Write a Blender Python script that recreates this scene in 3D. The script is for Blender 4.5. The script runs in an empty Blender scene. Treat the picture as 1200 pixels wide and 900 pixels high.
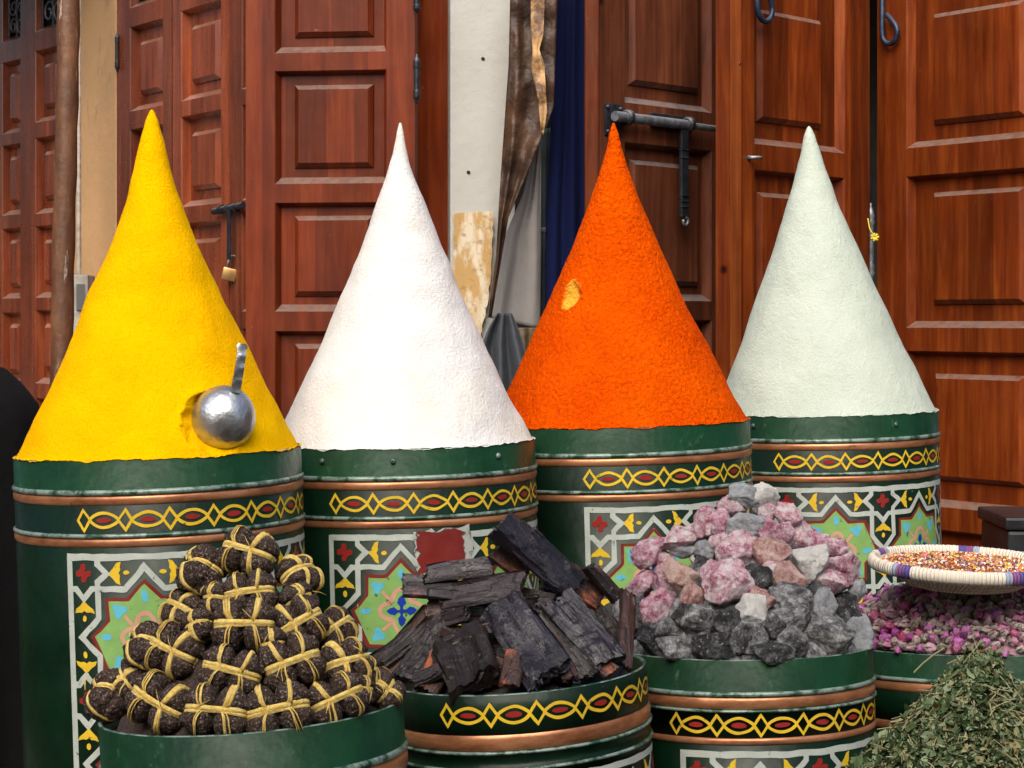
import bpy, bmesh, math, random
from mathutils import Vector, Matrix, noise, geometry, Euler
R_ = math.radians
random.seed(7)
sc = bpy.context.scene
C = sc.collection
# ------------------------------------------------------------------ camera, sky, sun, exposure
H = 1.5; F = 2400.0; HY = 375.0
cam = bpy.data.objects.new('camera', bpy.data.cameras.new('camera')); C.objects.link(cam)
cam.location = (0, 0, H); cam.rotation_euler = (R_(90), 0, 0)
cam.data.sensor_width = 36; cam.data.lens = 36 * F / 1200; cam.data.shift_y = (HY - 450) / 1200
cam.data.clip_end = 500; cam.data.clip_start = .05
sc.camera = cam
SUN_EL, SUN_AZ = 44, -10          # azimuth: degrees to the right of straight behind the camera
w = bpy.data.worlds.new('World'); sc.world = w; w.use_nodes = True
nt = w.node_tree; nt.nodes.clear()
o_ = nt.nodes.new('ShaderNodeOutputWorld'); b_ = nt.nodes.new('ShaderNodeBackground'); s_ = nt.nodes.new('ShaderNodeTexSky')
s_.sky_type = 'NISHITA'; s_.sun_disc = False; s_.sun_elevation = R_(SUN_EL); s_.sun_rotation = R_(180 - SUN_AZ)
s_.air_density = 1.0; s_.dust_density = 5.0; s_.ozone_density = 1.0
b_.inputs[1].default_value = .09
nt.links.new(s_.outputs[0], b_.inputs[0]); nt.links.new(b_.outputs[0], o_.inputs[0])
sun = bpy.data.objects.new('sun', bpy.data.lights.new('sun', 'SUN')); C.objects.link(sun)
sun.data.energy = 1.9; sun.data.angle = R_(55); sun.data.color = (1, .95, .87)
sd = Vector((math.sin(R_(SUN_AZ)) * math.cos(R_(SUN_EL)), -math.cos(R_(SUN_AZ)) * math.cos(R_(SUN_EL)), math.sin(R_(SUN_EL))))
sun.rotation_euler = sd.to_track_quat('Z', 'Y').to_euler()
vs = sc.view_settings
vs.view_transform = 'Standard'; vs.look = 'None'; vs.exposure = .93; vs.gamma = 1; vs.use_curve_mapping = False
try: sc.cycles.max_bounces = 8; sc.cycles.use_denoising = True
except Exception: pass

# ------------------------------------------------------------------ helpers
def P(x, y, D): return Vector(((x - 600) * D / F, D, H - (y - HY) * D / F))
def fbm(v, s, o=3, off=0.0):
    t = 0; a = 1; q = v * s + Vector((off, off * 1.7, off * .6))
    for _ in range(o):
        t += a * noise.noise(q); q = q * 2.03; a *= .5
    return t
def mesh_of(name, verts, faces, mats, idx=None, smooth=True):
    me = bpy.data.meshes.new(name); me.from_pydata([tuple(v) for v in verts], [], faces)
    for m in (mats if isinstance(mats, (list, tuple)) else [mats]): me.materials.append(m)
    if idx: me.polygons.foreach_set('material_index', idx)
    me.polygons.foreach_set('use_smooth', [smooth] * len(me.polygons)); me.update()
    return me
def obj(name, me, parent=None, loc=None, rot=None):
    o = bpy.data.objects.new(name, me); C.objects.link(o)
    if parent: o.parent = parent
    if loc is not None: o.location = loc
    if rot is not None: o.rotation_euler = rot
    return o
def bm_obj(name, bm, mats, parent=None, smooth=False, sharp=None):
    bmesh.ops.recalc_face_normals(bm, faces=bm.faces)
    me = bpy.data.meshes.new(name)
    if sharp is not None:
        for e in bm.edges:
            if len(e.link_faces) == 2 and e.calc_face_angle(0) > R_(sharp): e.smooth = False
    for f in bm.faces: f.smooth = smooth
    bm.to_mesh(me); bm.free()
    for m in (mats if isinstance(mats, (list, tuple)) else [mats]): me.materials.append(m)
    return obj(name, me, parent)
def tag(o, label=None, cat=None, group=None, kind=None):
    if label: o['label'] = label
    if cat: o['category'] = cat
    if group: o['group'] = group
    if kind: o['kind'] = kind
    return o
def root(name, label, cat, loc=(0, 0, 0), rot=(0, 0, 0), group=None):
    o = bpy.data.objects.new(name, None); C.objects.link(o); o.location = loc; o.rotation_euler = rot
    o.empty_display_size = .1
    return tag(o, label, cat, group)
def box(bm, x0, x1, y0, y1, z0, z1, bev=0, mi=0):
    r = bmesh.ops.create_cube(bm, size=1)
    for v in r['verts']:
        v.co = Vector(((x0 + x1) / 2 + v.co.x * (x1 - x0), (y0 + y1) / 2 + v.co.y * (y1 - y0), (z0 + z1) / 2 + v.co.z * (z1 - z0)))
    fs = set(f for v in r['verts'] for f in v.link_faces)
    for f in fs: f.material_index = mi
    if bev: bmesh.ops.bevel(bm, geom=list(set(e for f in fs for e in f.edges)), offset=bev, segments=2, affect='EDGES', profile=.6)
def tube(bm, pts, rad, n=10, flat=1.0, cap=True, mi=0, up=None):
    pts = [Vector(p) for p in pts]; rings = []
    t0 = (pts[1] - pts[0]).normalized()
    a = Vector(up) if up else (Vector((0, 0, 1)) if abs(t0.z) < .9 else Vector((1, 0, 0)))
    nrm = (a - t0 * a.dot(t0)).normalized()
    for i, p in enumerate(pts):
        t = (pts[min(i + 1, len(pts) - 1)] - pts[max(i - 1, 0)]).normalized()
        nrm = (nrm - t * nrm.dot(t)).normalized(); bn = t.cross(nrm)
        r = rad[i] if isinstance(rad, (list, tuple)) else rad
        rings.append([bm.verts.new(p + nrm * math.cos(2 * math.pi * k / n) * r * flat + bn * math.sin(2 * math.pi * k / n) * r) for k in range(n)])
    for A, B in zip(rings, rings[1:]):
        for k in range(n):
            f = bm.faces.new((A[k], A[(k + 1) % n], B[(k + 1) % n], B[k])); f.material_index = mi
    if cap:
        for q in (rings[0][::-1], rings[-1]):
            f = bm.faces.new(q); f.material_index = mi
def lathe(prof, n=96, mis=None, capb=True, capt=False):
    vs_, fs, mi = [], [], []
    for (r, z) in prof:
        for k in range(n):
            a = 2 * math.pi * k / n; vs_.append((r * math.sin(a), r * math.cos(a), z))
    for i in range(len(prof) - 1):
        for k in range(n):
            k2 = (k + 1) % n
            fs.append((i * n + k, i * n + k2, (i + 1) * n + k2, (i + 1) * n + k)[::-1]); mi.append(mis[i] if mis else 0)
    if capb: fs.append(tuple(range(n))); mi.append(mis[0] if mis else 0)
    if capt:
        b = (len(prof) - 1) * n; fs.append(tuple(b + k for k in range(n))[::-1]); mi.append(mis[-1] if mis else 0)
    return vs_, fs, mi

# ------------------------------------------------------------------ material kit
class N:
    def __init__(s, name):
        s.m = bpy.data.materials.new(name); s.m.use_nodes = True; s.t = s.m.node_tree; s.t.nodes.clear()
        s.o = s.t.nodes.new('ShaderNodeOutputMaterial'); s.b = s.t.nodes.new('ShaderNodeBsdfPrincipled')
        s.t.links.new(s.b.outputs[0], s.o.inputs[0])
        tc = s.t.nodes.new('ShaderNodeTexCoord'); oi = s.t.nodes.new('ShaderNodeObjectInfo')
        mu = s.t.nodes.new('ShaderNodeVectorMath'); mu.operation = 'MULTIPLY_ADD'
        cv = s.t.nodes.new('ShaderNodeCombineXYZ')
        for i in range(3): s.t.links.new(oi.outputs['Random'], cv.inputs[i])
        s.t.links.new(cv.outputs[0], mu.inputs[0]); mu.inputs[1].default_value = (13, 17, 7)
        s.t.links.new(tc.outputs['Object'], mu.inputs[2]); s.vec = mu.outputs[0]; s.rnd = oi.outputs['Random']; s.obj = tc.outputs['Object']
    def lk(s, a, b): s.t.links.new(a, b)
    def new(s, k): return s.t.nodes.new(k)
    def stretch(s, x, y, z, vec=None):
        n = s.new('ShaderNodeVectorMath'); n.operation = 'MULTIPLY'; s.lk(vec or s.vec, n.inputs[0]); n.inputs[1].default_value = (x, y, z); return n.outputs[0]
    def noise(s, sc_, det=4, rough=.6, vec=None, dist=0):
        n = s.new('ShaderNodeTexNoise'); s.lk(vec or s.vec, n.inputs['Vector']); n.inputs['Scale'].default_value = sc_
        n.inputs['Detail'].default_value = det; n.inputs['Roughness'].default_value = rough; n.inputs['Distortion'].default_value = dist; return n.outputs['Fac']
    def voro(s, sc_, feat='F1', vec=None, out='Distance'):
        n = s.new('ShaderNodeTexVoronoi'); n.feature = feat; s.lk(vec or s.vec, n.inputs['Vector']); n.inputs['Scale'].default_value = sc_; return n.outputs[out]
    def ramp(s, fac, stops):
        n = s.new('ShaderNodeValToRGB'); s.lk(fac, n.inputs[0]); e = n.color_ramp.elements
        while len(e) < len(stops): e.new(.5)
        for el, (p, c) in zip(e, stops):
            el.position = p; el.color = (c, c, c, 1) if isinstance(c, (int, float)) else (*c, 1)
        return n.outputs[0]
    def mix(s, fac, a, b, mode='MIX'):
        n = s.new('ShaderNodeMix'); n.data_type = 'RGBA'; n.blend_type = mode
        for v, i in ((fac, 0), (a, 6), (b, 7)):
            if isinstance(v, (int, float)): n.inputs[i].default_value = v
            elif isinstance(v, tuple): n.inputs[i].default_value = (*v, 1)
            else: s.lk(v, n.inputs[i])
        return n.outputs[2]
    def math(s, op, a, b=0):
        n = s.new('ShaderNodeMath'); n.operation = op
        for i, v in enumerate((a, b)):
            if isinstance(v, (int, float)): n.inputs[i].default_value = v
            else: s.lk(v, n.inputs[i])
        return n.outputs[0]
    def upness(s, lo, hi):
        g = s.new('ShaderNodeNewGeometry'); x = s.new('ShaderNodeSeparateXYZ'); s.lk(g.outputs['Normal'], x.inputs[0])
        return s.ramp(x.outputs[2], [(lo, 0), (hi, 1)])
    def island(s):
        return s.new('ShaderNodeNewGeometry').outputs['Random Per Island']
    def bump(s, h, dist=.002, st=1.0):
        n = s.new('ShaderNodeBump'); s.lk(h, n.inputs['Height']); n.inputs['Distance'].default_value = dist; n.inputs['Strength'].default_value = st
        if s.b.inputs['Normal'].links: s.lk(s.b.inputs['Normal'].links[0].from_socket, n.inputs['Normal'])
        s.lk(n.outputs[0], s.b.inputs['Normal'])
    def col(s, c):
        if isinstance(c, tuple): s.b.inputs['Base Color'].default_value = (*c, 1)
        else: s.lk(c, s.b.inputs['Base Color'])
    def set(s, rough=None, metal=None, spec=None, coat=None):
        for k, v in (('Roughness', rough), ('Metallic', metal), ('Specular IOR Level', spec), ('Coat Weight', coat)):
            if v is None: continue
            if isinstance(v, (int, float)): s.b.inputs[k].default_value = v
            else: s.lk(v, s.b.inputs[k])

def simple(name, c, rough=.5, metal=0, c2=None, sc_=20, bump=0, bs=60, spec=.5):
    n = N(name)
    if c2: n.col(n.mix(n.ramp(n.noise(sc_, 5), [(.35, 0), (.65, 1)]), c, c2))
    else: n.col(c)
    n.set(rough, metal, spec)
    if bump: n.bump(n.noise(bs, 4), bump)
    return n.m

def wood(name, dark, mid, light, rough=.36, dust=(.19, .15, .125), dustamt=.7, coat=.05):
    n = N(name)
    g1 = n.noise(3.2, 6, .62, n.stretch(9, 9, .7), .6)
    g2 = n.noise(16, 5, .7, n.stretch(14, 14, .9), .3)
    vb = n.voro(1, 'F1', n.stretch(8, 0.01, .05), 'Color')      # board-wise tone
    c = n.ramp(g1, [(.2, dark), (.48, mid), (.85, light)])
    c = n.mix(.08, c, n.ramp(g2, [(.35, dark), (.7, light)]))
    c = n.mix(.5, c, n.ramp(vb, [(.2, .4), (.8, 1.5)]), 'MULTIPLY')
    # blotchy old varnish, scuffs
    c = n.mix(.5, c, n.ramp(n.noise(3.0, 5, .6), [(.3, .45), (.65, 1.2)]), 'MULTIPLY')
    sc_ = n.ramp(n.noise(90, 3, .6), [(.735, 0), (.76, 1)])
    c = n.mix(n.math('MULTIPLY', sc_, .5), c, (.45, .28, .2))
    kn = n.ramp(n.voro(3.2), [(.02, 0), (.055, 1)])
    c = n.mix(n.math('SUBTRACT', 1, kn), c, tuple(x * .35 for x in dark))
    d = n.math('MULTIPLY', n.upness(.35, .6), n.ramp(n.noise(35, 5, .75), [(.3, .25), (.6, dustamt)]))
    c = n.mix(d, c, dust)
    n.col(c)
    r = n.ramp(n.noise(9, 4), [(.3, rough - .07), (.7, rough + .16)])
    n.set(n.mix(d, r, (.85, .85, .85)), 0, .22, coat)
    n.b.inputs['Coat Roughness'].default_value = .16
    n.bump(g2, .0008, .5); n.bump(n.noise(5, 3), .004, .5)
    return n.m
W_RED = wood('varnished_cedar', (.050, .007, .0012), (.145, .024, .004), (.30, .075, .010))
W_BRN = wood('brown_cedar', (.05, .007, .002), (.12, .018, .004), (.20, .040, .008), .38)
W_DRK = wood('old_dark_cedar', (.04, .013, .007), (.12, .034, .016), (.24, .075, .032), .42, dust=(.22, .2, .2))
W_LFT = wood('glossy_left_cedar', (.08, .014, .006), (.20, .040, .014), (.34, .090, .034), .24, dust=(.3, .2, .15), dustamt=.5, coat=.8)
W_EDGE = wood('door_edge_cedar', (.10, .02, .005), (.24, .055, .011), (.42, .13, .025), .4)

def iron(name, c=(.02, .022, .028), dust=(.25, .26, .28)):
    n = N(name); d = n.math('MULTIPLY', n.upness(.3, .8), .7)
    n.col(n.mix(d, n.mix(n.ramp(n.noise(40, 4), [(.4, 0), (.7, 1)]), c, tuple(x * 2.2 for x in c)), dust))
    n.set(.45, .5); n.bump(n.noise(120, 3), .001); return n.m
IRON = iron('black_iron')
STEELB = iron('grey_worn_steel', (.12, .13, .15), (.4, .42, .45))

def plaster(name, a, b, stain, bumpd=.003):
    n = N(name)
    c = n.mix(n.ramp(n.noise(2.2, 6, .6), [(.35, 0), (.65, 1)]), a, b)
    c = n.mix(n.ramp(n.noise(5, 6, .7, n.stretch(1.5, 1.5, .5)), [(.57, 0), (.75, .75)]), c, stain)
    n.col(c); n.set(.8); n.bump(n.noise(26, 6), bumpd); return n.m
PL_WHITE = plaster('white_plaster', (.50, .50, .47), (.43, .42, .39), (.35, .32, .27))
PL_TAN = plaster('ochre_plaster', (.56, .33, .155), (.44, .27, .135), (.16, .11, .08))
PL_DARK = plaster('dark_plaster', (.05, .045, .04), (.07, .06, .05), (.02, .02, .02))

def powder(name, a, b, grain, gd, big=0, patch=None, warm=None, wd=0):
    n = N(name)
    c = n.mix(n.ramp(n.noise(7, 6, .65, n.obj), [(.3, 0), (.7, 1)]), a, b)
    c = n.mix(.35, c, n.mix(n.ramp(n.noise(grain * 1.4, 3, .6, n.obj), [(.3, 0), (.7, 1)]), tuple(x * .8 for x in a), b))
    if warm: c = n.mix(n.ramp(n.noise(5.5, 4, .5, n.obj), [(.55, 0), (.7, .5)]), c, warm)
    if patch:      # a bare patch of lighter filling, as fixed spot in the heap
        (px, py, pz), (sx, sz), pc = patch
        v = n.new('ShaderNodeVectorMath'); v.operation = 'SUBTRACT'; n.lk(n.obj, v.inputs[0]); v.inputs[1].default_value = (px, py, pz)
        v2 = n.new('ShaderNodeVectorMath'); v2.operation = 'MULTIPLY'; n.lk(v.outputs[0], v2.inputs[0]); v2.inputs[1].default_value = (1 / sx, 1 / sx, 1 / sz)
        l = n.new('ShaderNodeVectorMath'); l.operation = 'LENGTH'; n.lk(v2.outputs[0], l.inputs[0])
        d = n.math('ADD', l.outputs['Value'], n.math('MULTIPLY', n.noise(60, 4, .6, n.obj), .9))
        c = n.mix(n.ramp(d, [(.55, 1), (1.0, 1), ]) if 0 else n.ramp(n.math('MULTIPLY', d, .5), [(.52, 1), (.66, 0)]), c, pc)
    n.col(c); n.set(1, 0, .03)
    n.bump(n.noise(grain, 4, .65, n.obj, wd), gd * (2.2 if wd else 1.5))
    if big: n.bump(n.noise(grain * .3, 3, .5, n.obj), big)
    return n.m

# ------------------------------------------------------------------ the setting
def cobbles():
    n = N('street_paving'); v = n.voro(5, 'DISTANCE_TO_EDGE', n.obj); e = n.ramp(v, [(.02, 0), (.09, 1)])
    n.col(n.mix(e, (.05, .045, .04), n.mix(n.noise(9, 5), (.14, .12, .10), (.24, .21, .18)))); n.set(.8); n.bump(e, .01); return n.m
bm = bmesh.new(); g = bmesh.ops.create_grid(bm, x_segments=20, y_segments=20, size=60)
tag(bm_obj('ground', bm, cobbles()), kind='structure')

def line_plane(x0, D0, x1, D1):
    a = P(x0, HY, D0); b = P(x1, HY, D1)
    ax, ay, dx, dy = a.x, a.y, b.x - a.x, b.y - a.y
    L = math.hypot(dx, dy)
    def at(px):
        k = (px - 600) / F      # X = k*D ; a+t d
        t = (k * ay - ax) / (dx - k * dy)
        return t * L, ay + t * dy
    return a, math.atan2(dy, dx), L, at

def wall(name, label, x0, D0, x1, D1, z0, z1, mat, th=.25):
    a, ang, L, at = line_plane(x0, D0, x1, D1)
    r = obj(name, None); C.objects.unlink(r); bpy.data.objects.remove(r)
    bm = bmesh.new(); box(bm, 0, L, 0, th, z0, z1, .006)
    o = bm_obj(name, bm, mat); o.location = (a.x, a.y, 0); o.rotation_euler = (0, 0, ang)
    return tag(o, label, 'wall')

def leaf(name, label, x0, D0, x1, D1, openings, mat, zt=3.0, zb=.04, depth=.03, group=None, th=.045, raised=None):
    """door leaf. openings: (xa, xb, ytop, ybot, xref [, (rxa, rxb, ryt, ryb)]) in photo pixels measured on its plane"""
    a, ang, L, at = line_plane(x0, D0, x1, D1)
    rt = root(name, label, 'door', (a.x, a.y, 0), (0, 0, ang), group)
    ops = []
    for o in openings:
        xa, xb, yt, yb, xr = o[:5]; _, Dr = at(xr)
        ua, ub = at(xa)[0], at(xb)[0]; za = H - (yb - HY) * Dr / F; zc = H - (yt - HY) * Dr / F
        rr = None
        if len(o) > 5 and o[5]:
            if o[5] == 'grille': rr = 'grille'
            else:
                q = o[5]; rr = (at(q[0])[0], at(q[1])[0], H - (q[3] - HY) * Dr / F, H - (q[2] - HY) * Dr / F)
        ops.append((max(ua, .01), min(ub, L - .01), max(za, zb + .05), min(zc, zt - .05), rr))
    us = sorted({0.0, L, *[o[0] for o in ops], *[o[1] for o in ops]}); zs = sorted({zb, zt, *[o[2] for o in ops], *[o[3] for o in ops]})
    bm = bmesh.new()
    def quad(*p):
        f = bm.faces.new([bm.verts.new(q) for q in p]); return f
    for i in range(len(us) - 1):
        for j in range(len(zs) - 1):
            cu, cz = (us[i] + us[i + 1]) / 2, (zs[j] + zs[j + 1]) / 2
            if any(o[0] < cu < o[1] and o[2] < cz < o[3] for o in ops): continue
            quad((us[i], 0, zs[j]), (us[i + 1], 0, zs[j]), (us[i + 1], 0, zs[j + 1]), (us[i], 0, zs[j + 1]))
    quad((0, th, zb), (0, th, zt), (L, th, zt), (L, th, zb))
    quad((0, 0, zb), (0, 0, zt), (0, th, zt), (0, th, zb)); quad((L, 0, zb), (L, th, zb), (L, th, zt), (L, 0, zt))
    quad((0, 0, zt), (L, 0, zt), (L, th, zt), (0, th, zt)); quad((0, 0, zb), (0, th, zb), (L, th, zb), (L, 0, zb))
    ins = .013; inb = .021
    for (ua, ub, za, zc, rr) in ops:
        st = .004
        R0 = [(ua, 0, za), (ub, 0, za), (ub, 0, zc), (ua, 0, zc)]
        R1 = [(ua + .003, st, za + .003), (ub - .003, st, za + .003), (ub - .003, st, zc - .003), (ua + .003, st, zc - .003)]
        R2 = [(ua + ins, depth, za + inb), (ub - ins, depth, za + inb), (ub - ins, depth, zc - ins), (ua + ins, depth, zc - ins)]
        for A, B in ((R0, R1), (R1, R2)):
            for k in range(4): quad(A[k], A[(k + 1) % 4], B[(k + 1) % 4], B[k])
    bmesh.ops.remove_doubles(bm, verts=bm.verts, dist=1e-5)
    me = bpy.data.meshes.new('leaf_frame'); bm.to_mesh(me); bm.free(); me.materials.append(mat)
    obj('leaf_frame', me, rt)
    for (ua, ub, za, zc, rr) in ops:
        bm = bmesh.new()
        A = [(ua + ins, depth, za + inb), (ub - ins, depth, za + inb), (ub - ins, depth, zc - ins), (ua + ins, depth, zc - ins)]
        if rr == 'grille':
            bm.faces.new([bm.verts.new((p[0], depth + .012, p[2])) for p in A]); bm_obj('panel', bm, GRILLE_BACK, rt)
            bm = bmesh.new(); Wd = ub - ua - 2 * ins; x_ = ua + ins
            yv = depth - .006; top = zc - ins; bot = za + ins
            for (cx, sg) in ((.3, 1), (.72, -1)):
                for q in range(int((top - bot) / (Wd * .5)) + 1):
                    cz = bot + Wd * .3 + q * Wd * .5
                    if cz > top: break
                    pts = []
                    for k in range(22):
                        t = k / 21; an = sg * (t * 8.2) + (q % 2) * math.pi; rd = Wd * .24 * (1 - t * .75)
                        pts.append((x_ + Wd * cx + math.cos(an) * rd, yv, cz + math.sin(an) * rd))
                    tube(bm, pts, .0042, 6)
            for fx in (.02, .5, .98): tube(bm, [(x_ + Wd * fx, yv, bot), (x_ + Wd * fx, yv, top)], .0045, 6)
            bm_obj('grille', bm, STEELB, rt, True); continue
        if rr is None:
            m_ = min(.035, (ub - ua) * .16); rr = (ua + ins + m_, ub - ins - m_, za + ins + m_ * 1.1, zc - ins - m_ * 1.1)
        bv = min(.015, (rr[1] - rr[0]) * .2); up = .020
        def ring(a0, a1, b0, b1, y): return [bm.verts.new(p) for p in ((a0, y, b0), (a1, y, b0), (a1, y, b1), (a0, y, b1))]
        r0 = [bm.verts.new(p) for p in A]
        rr = (max(rr[0], ua + ins + .004), min(rr[1], ub - ins - .004), max(rr[2], za + inb + .004), min(rr[3], zc - ins - .004))
        r1 = ring(*rr, depth); r2 = ring(rr[0] + .001, rr[1] - .001, rr[2] + .001, rr[3] - .001, depth - .006)
        r3 = ring(rr[0] + bv, rr[1] - bv, rr[2] + bv, rr[3] - bv, depth - up)
        for q, s in ((r0, r1), (r1, r2), (r2, r3)):
            for k in range(4): bm.faces.new((q[k], q[(k + 1) % 4], s[(k + 1) % 4], s[k]))
        bm.faces.new(r3); 
        me = bpy.data.meshes.new('panel'); bm.to_mesh(me); bm.free(); me.materials.append(mat); obj('panel', me, rt)
    rt['_'] = 0; del rt['_']
    return rt, at, ang
GRILLE_BACK = simple('grille_dark_glass', (.015, .02, .022), .3)

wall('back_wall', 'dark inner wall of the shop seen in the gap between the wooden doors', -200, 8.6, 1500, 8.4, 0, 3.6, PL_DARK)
# unseen roof slab added just above the frame to keep the shop interior dark
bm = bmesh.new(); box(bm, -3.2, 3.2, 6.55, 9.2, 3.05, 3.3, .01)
tag(bm_obj('shade_roof', bm, PL_DARK), 'unseen flat roof added above the doors to darken the shop interior', 'roof')

def building(name, label, x0, x1, y0, y1, h, mat, face):  # unseen houses added to block sky light and darken reflections
    rt = root(name, label, 'building', ((x0 + x1) / 2, (y0 + y1) / 2, 0)); bm = bmesh.new(); w2, d2 = (x1 - x0) / 2, (y1 - y0) / 2
    box(bm, -w2, w2, -d2, d2, 0, h, .03); bm_obj('wall', bm, mat, rt)
    for k in range(3):
        bm = bmesh.new(); t = -.6 + .6 * k
        if face == 'y': box(bm, t * w2 - .6, t * w2 + .6, d2 + .003, d2 + .06, 0, 2.4, .01)
        elif face == '+x': box(bm, w2 + .003, w2 + .06, t * d2 - .6, t * d2 + .6, 0, 2.4, .01)
        else: box(bm, -w2 - .06, -w2 - .003, t * d2 - .6, t * d2 + .6, 0, 2.4, .01)
        bm_obj('shop_door', bm, W_DRK, rt)
PL_ST = plaster('street_plaster', (.22, .14, .09), (.17, .11, .07), (.08, .06, .05))
building('sky_blocker_house', 'unseen house added behind the viewer to block the sky', -3.5, 6, -7, -3.2, 5.6, PL_ST, 'y')
building('sky_blocker_house', 'unseen house added on the right to darken low reflections', 4.2, 7, 3.2, 9, 3.4, PL_ST, '-x')
building('sky_blocker_house', 'unseen low house added far left to block the low sky', -10, -6, -4, 10, 3.6, PL_ST, '+x')

# far left glossy door, strongly oblique
KL = .0008
def DL(x): return 7.0 * math.exp(-KL * (x - 135))
leaf('panelled_door', 'glossy panelled door with iron scroll grilles at the far left edge', -45, DL(-45), 78, DL(78),
     [(-40, -6, -60, 55, 0, 'grille'), (-40, -6, 80, 165, 0), (-40, -6, 180, 257, 0), (-40, -6, 273, 353, 0), (-40, -6, 370, 455, 0), (-40, -6, 475, 570, 0),
      (2, 24, -60, 50, 2, 'grille'), (2, 24, 74, 158, 2), (2, 24, 171, 253, 2), (2, 24, 268, 350, 2), (2, 24, 366, 450, 2), (2, 24, 470, 560, 2),
      (41, 70, -70, 38, 41, 'grille'), (41, 70, 60, 144, 41), (41, 70, 162, 251, 41), (41, 70, 265, 349, 41), (41, 70, 363, 449, 41), (41, 70, 466, 560, 41)], W_LFT)
wall('ochre_pillar', 'ochre plaster wall strip between the pipe and the door behind the yellow cone', 80, DL(80), 136, DL(136), 0, 3.05, PL_TAN, .3)
rt, at, ang = leaf('panelled_door', 'narrow hinged door leaf just right of the ochre wall strip', 137, DL(137), 201, DL(201),
     [(152, 191, -60, 10, 152, 'grille'), (152, 191, 32, 131, 152), (152, 191, 152, 262, 152), (152, 191, 282, 390, 152), (152, 191, 410, 520, 152)], W_LFT)
def hinge(parent, at, px, y0, y1, mat=IRON, r=.007):
    u, D = at(px); z0 = H - (y0 - HY) * D / F; z1 = H - (y1 - HY) * D / F; bm = bmesh.new()
    n_ = 26; pts = [(u, -r, z0 + (z1 - z0) * k / n_) for k in range(n_ + 1)]
    rad = []
    for k in range(n_ + 1):
        t = k / n_; rr = r
        if t < .04 or t > .96: rr = r * .35
        elif t < .1 or t > .9: rr = r * .75
        elif .12 < t < .18 or .82 < t < .88 or .2 < t < .24 or .76 < t < .8: rr = r * 1.3
        rad.append(rr)
    tube(bm, pts, rad, 12); return bm_obj('hinge', bm, mat, parent, True)
hinge(rt, at, 139.5, 38, 85)
leaf('panelled_door', 'glossy panelled door leaf behind the tip of the yellow cone', 202.5, DL(202.5), 268, DL(268),
     [(212, 259, -110, -5, 212), (212, 259, 13, 119, 212), (212, 259, 137, 243, 212), (212, 259, 262, 372, 212), (212, 259, 390, 500, 212)], W_LFT)
rtC, atC, _ = leaf('panelled_door', 'thin strip of door leaf with the long bolt and padlock', 269.5, DL(269.5), 300, DL(300),
     [(283, 297, -20, 105, 283), (283, 297, 123, 235, 283), (283, 297, 250, 365, 283), (283, 297, 385, 500, 283)], W_LFT)
# bolt on it, padlock hanging from it
u, D = atC(278); zb_ = H - (243 - HY) * D / F; bm = bmesh.new()
tube(bm, [(u - .125, -.02, zb_ - .008), (u + .085, -.02, zb_ + .002)], .0105, 14)
bolt = bm_obj('bolt', bm, IRON, rtC, True, 40)
bm = bmesh.new(); 
for q in (-.07, -.02, .03): tube(bm, [(u + q - .006, -.02, zb_ - .004), (u + q + .006, -.02, zb_ - .003)], .0145, 14)
bm_obj('bolt_bracket', bm, IRON, bolt, True, 40)
bm = bmesh.new(); box(bm, u - .012, u + .004, -.03, -.022, zb_ - .16, zb_, .002); bm_obj('hasp', bm, IRON, bolt)
pk = root('padlock', 'small brass padlock hanging from the bolt beside the yellow cone', 'padlock', P(269, 322, DL(269) - .03), (0, R_(14), 0))
bm = bmesh.new(); box(bm, -.022, .022, -.009, .009, -.018, .02, .003)
bm_obj('lock_body', bm, simple('brass', (.5, .3, .12), .35, .8, (.35, .2, .08)), pk, True, 30)
bm = bmesh.new(); tube(bm, [(.013 * math.cos(t) , 0, .045 + .014 * math.sin(t)) if 0 <= t <= math.pi else (0, 0, 0) for t in [k * math.pi / 10 for k in range(11)]], .0035, 8)
tube(bm, [(-.013, 0, .018), (-.013, 0, .045)], .0035, 8); tube(bm, [(.013, 0, .018), (.013, 0, .045)], .0035, 8)
bm_obj('shackle', bm, STEELB, pk, True)

# big open leaf behind the white cone
rt, at, ang = leaf('panelled_door', 'large matt red wooden door leaf behind the white cone', 288, 6.12, 486, 6.05,
     [(322, 453, -75, 61, 400, (343, 436, -60, 42)), (322, 453, 82, 215, 400, (343, 436, 98, 196)), (322, 453, 237, 365, 400, (343, 436, 252, 347)),
      (322, 453, 388, 520, 400, (343, 436, 403, 505)), (322, 453, 545, 700, 400)], W_BRN, th=.05)
for (a_, b_2) in ((-20, 16), (64, 122)): hinge(rt, at, 489, a_, b_2, r=.009)
wall('door_jamb', 'dark wooden door jamb left of the white wall', 484, 6.3, 527, 6.26, 0, 3.05, W_BRN, .18)
wall('white_wall', 'white plaster wall strip between the white and the orange cones', 527.5, 6.22, 604, 6.26, 0, 3.05, PL_WHITE, .2)
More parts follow.
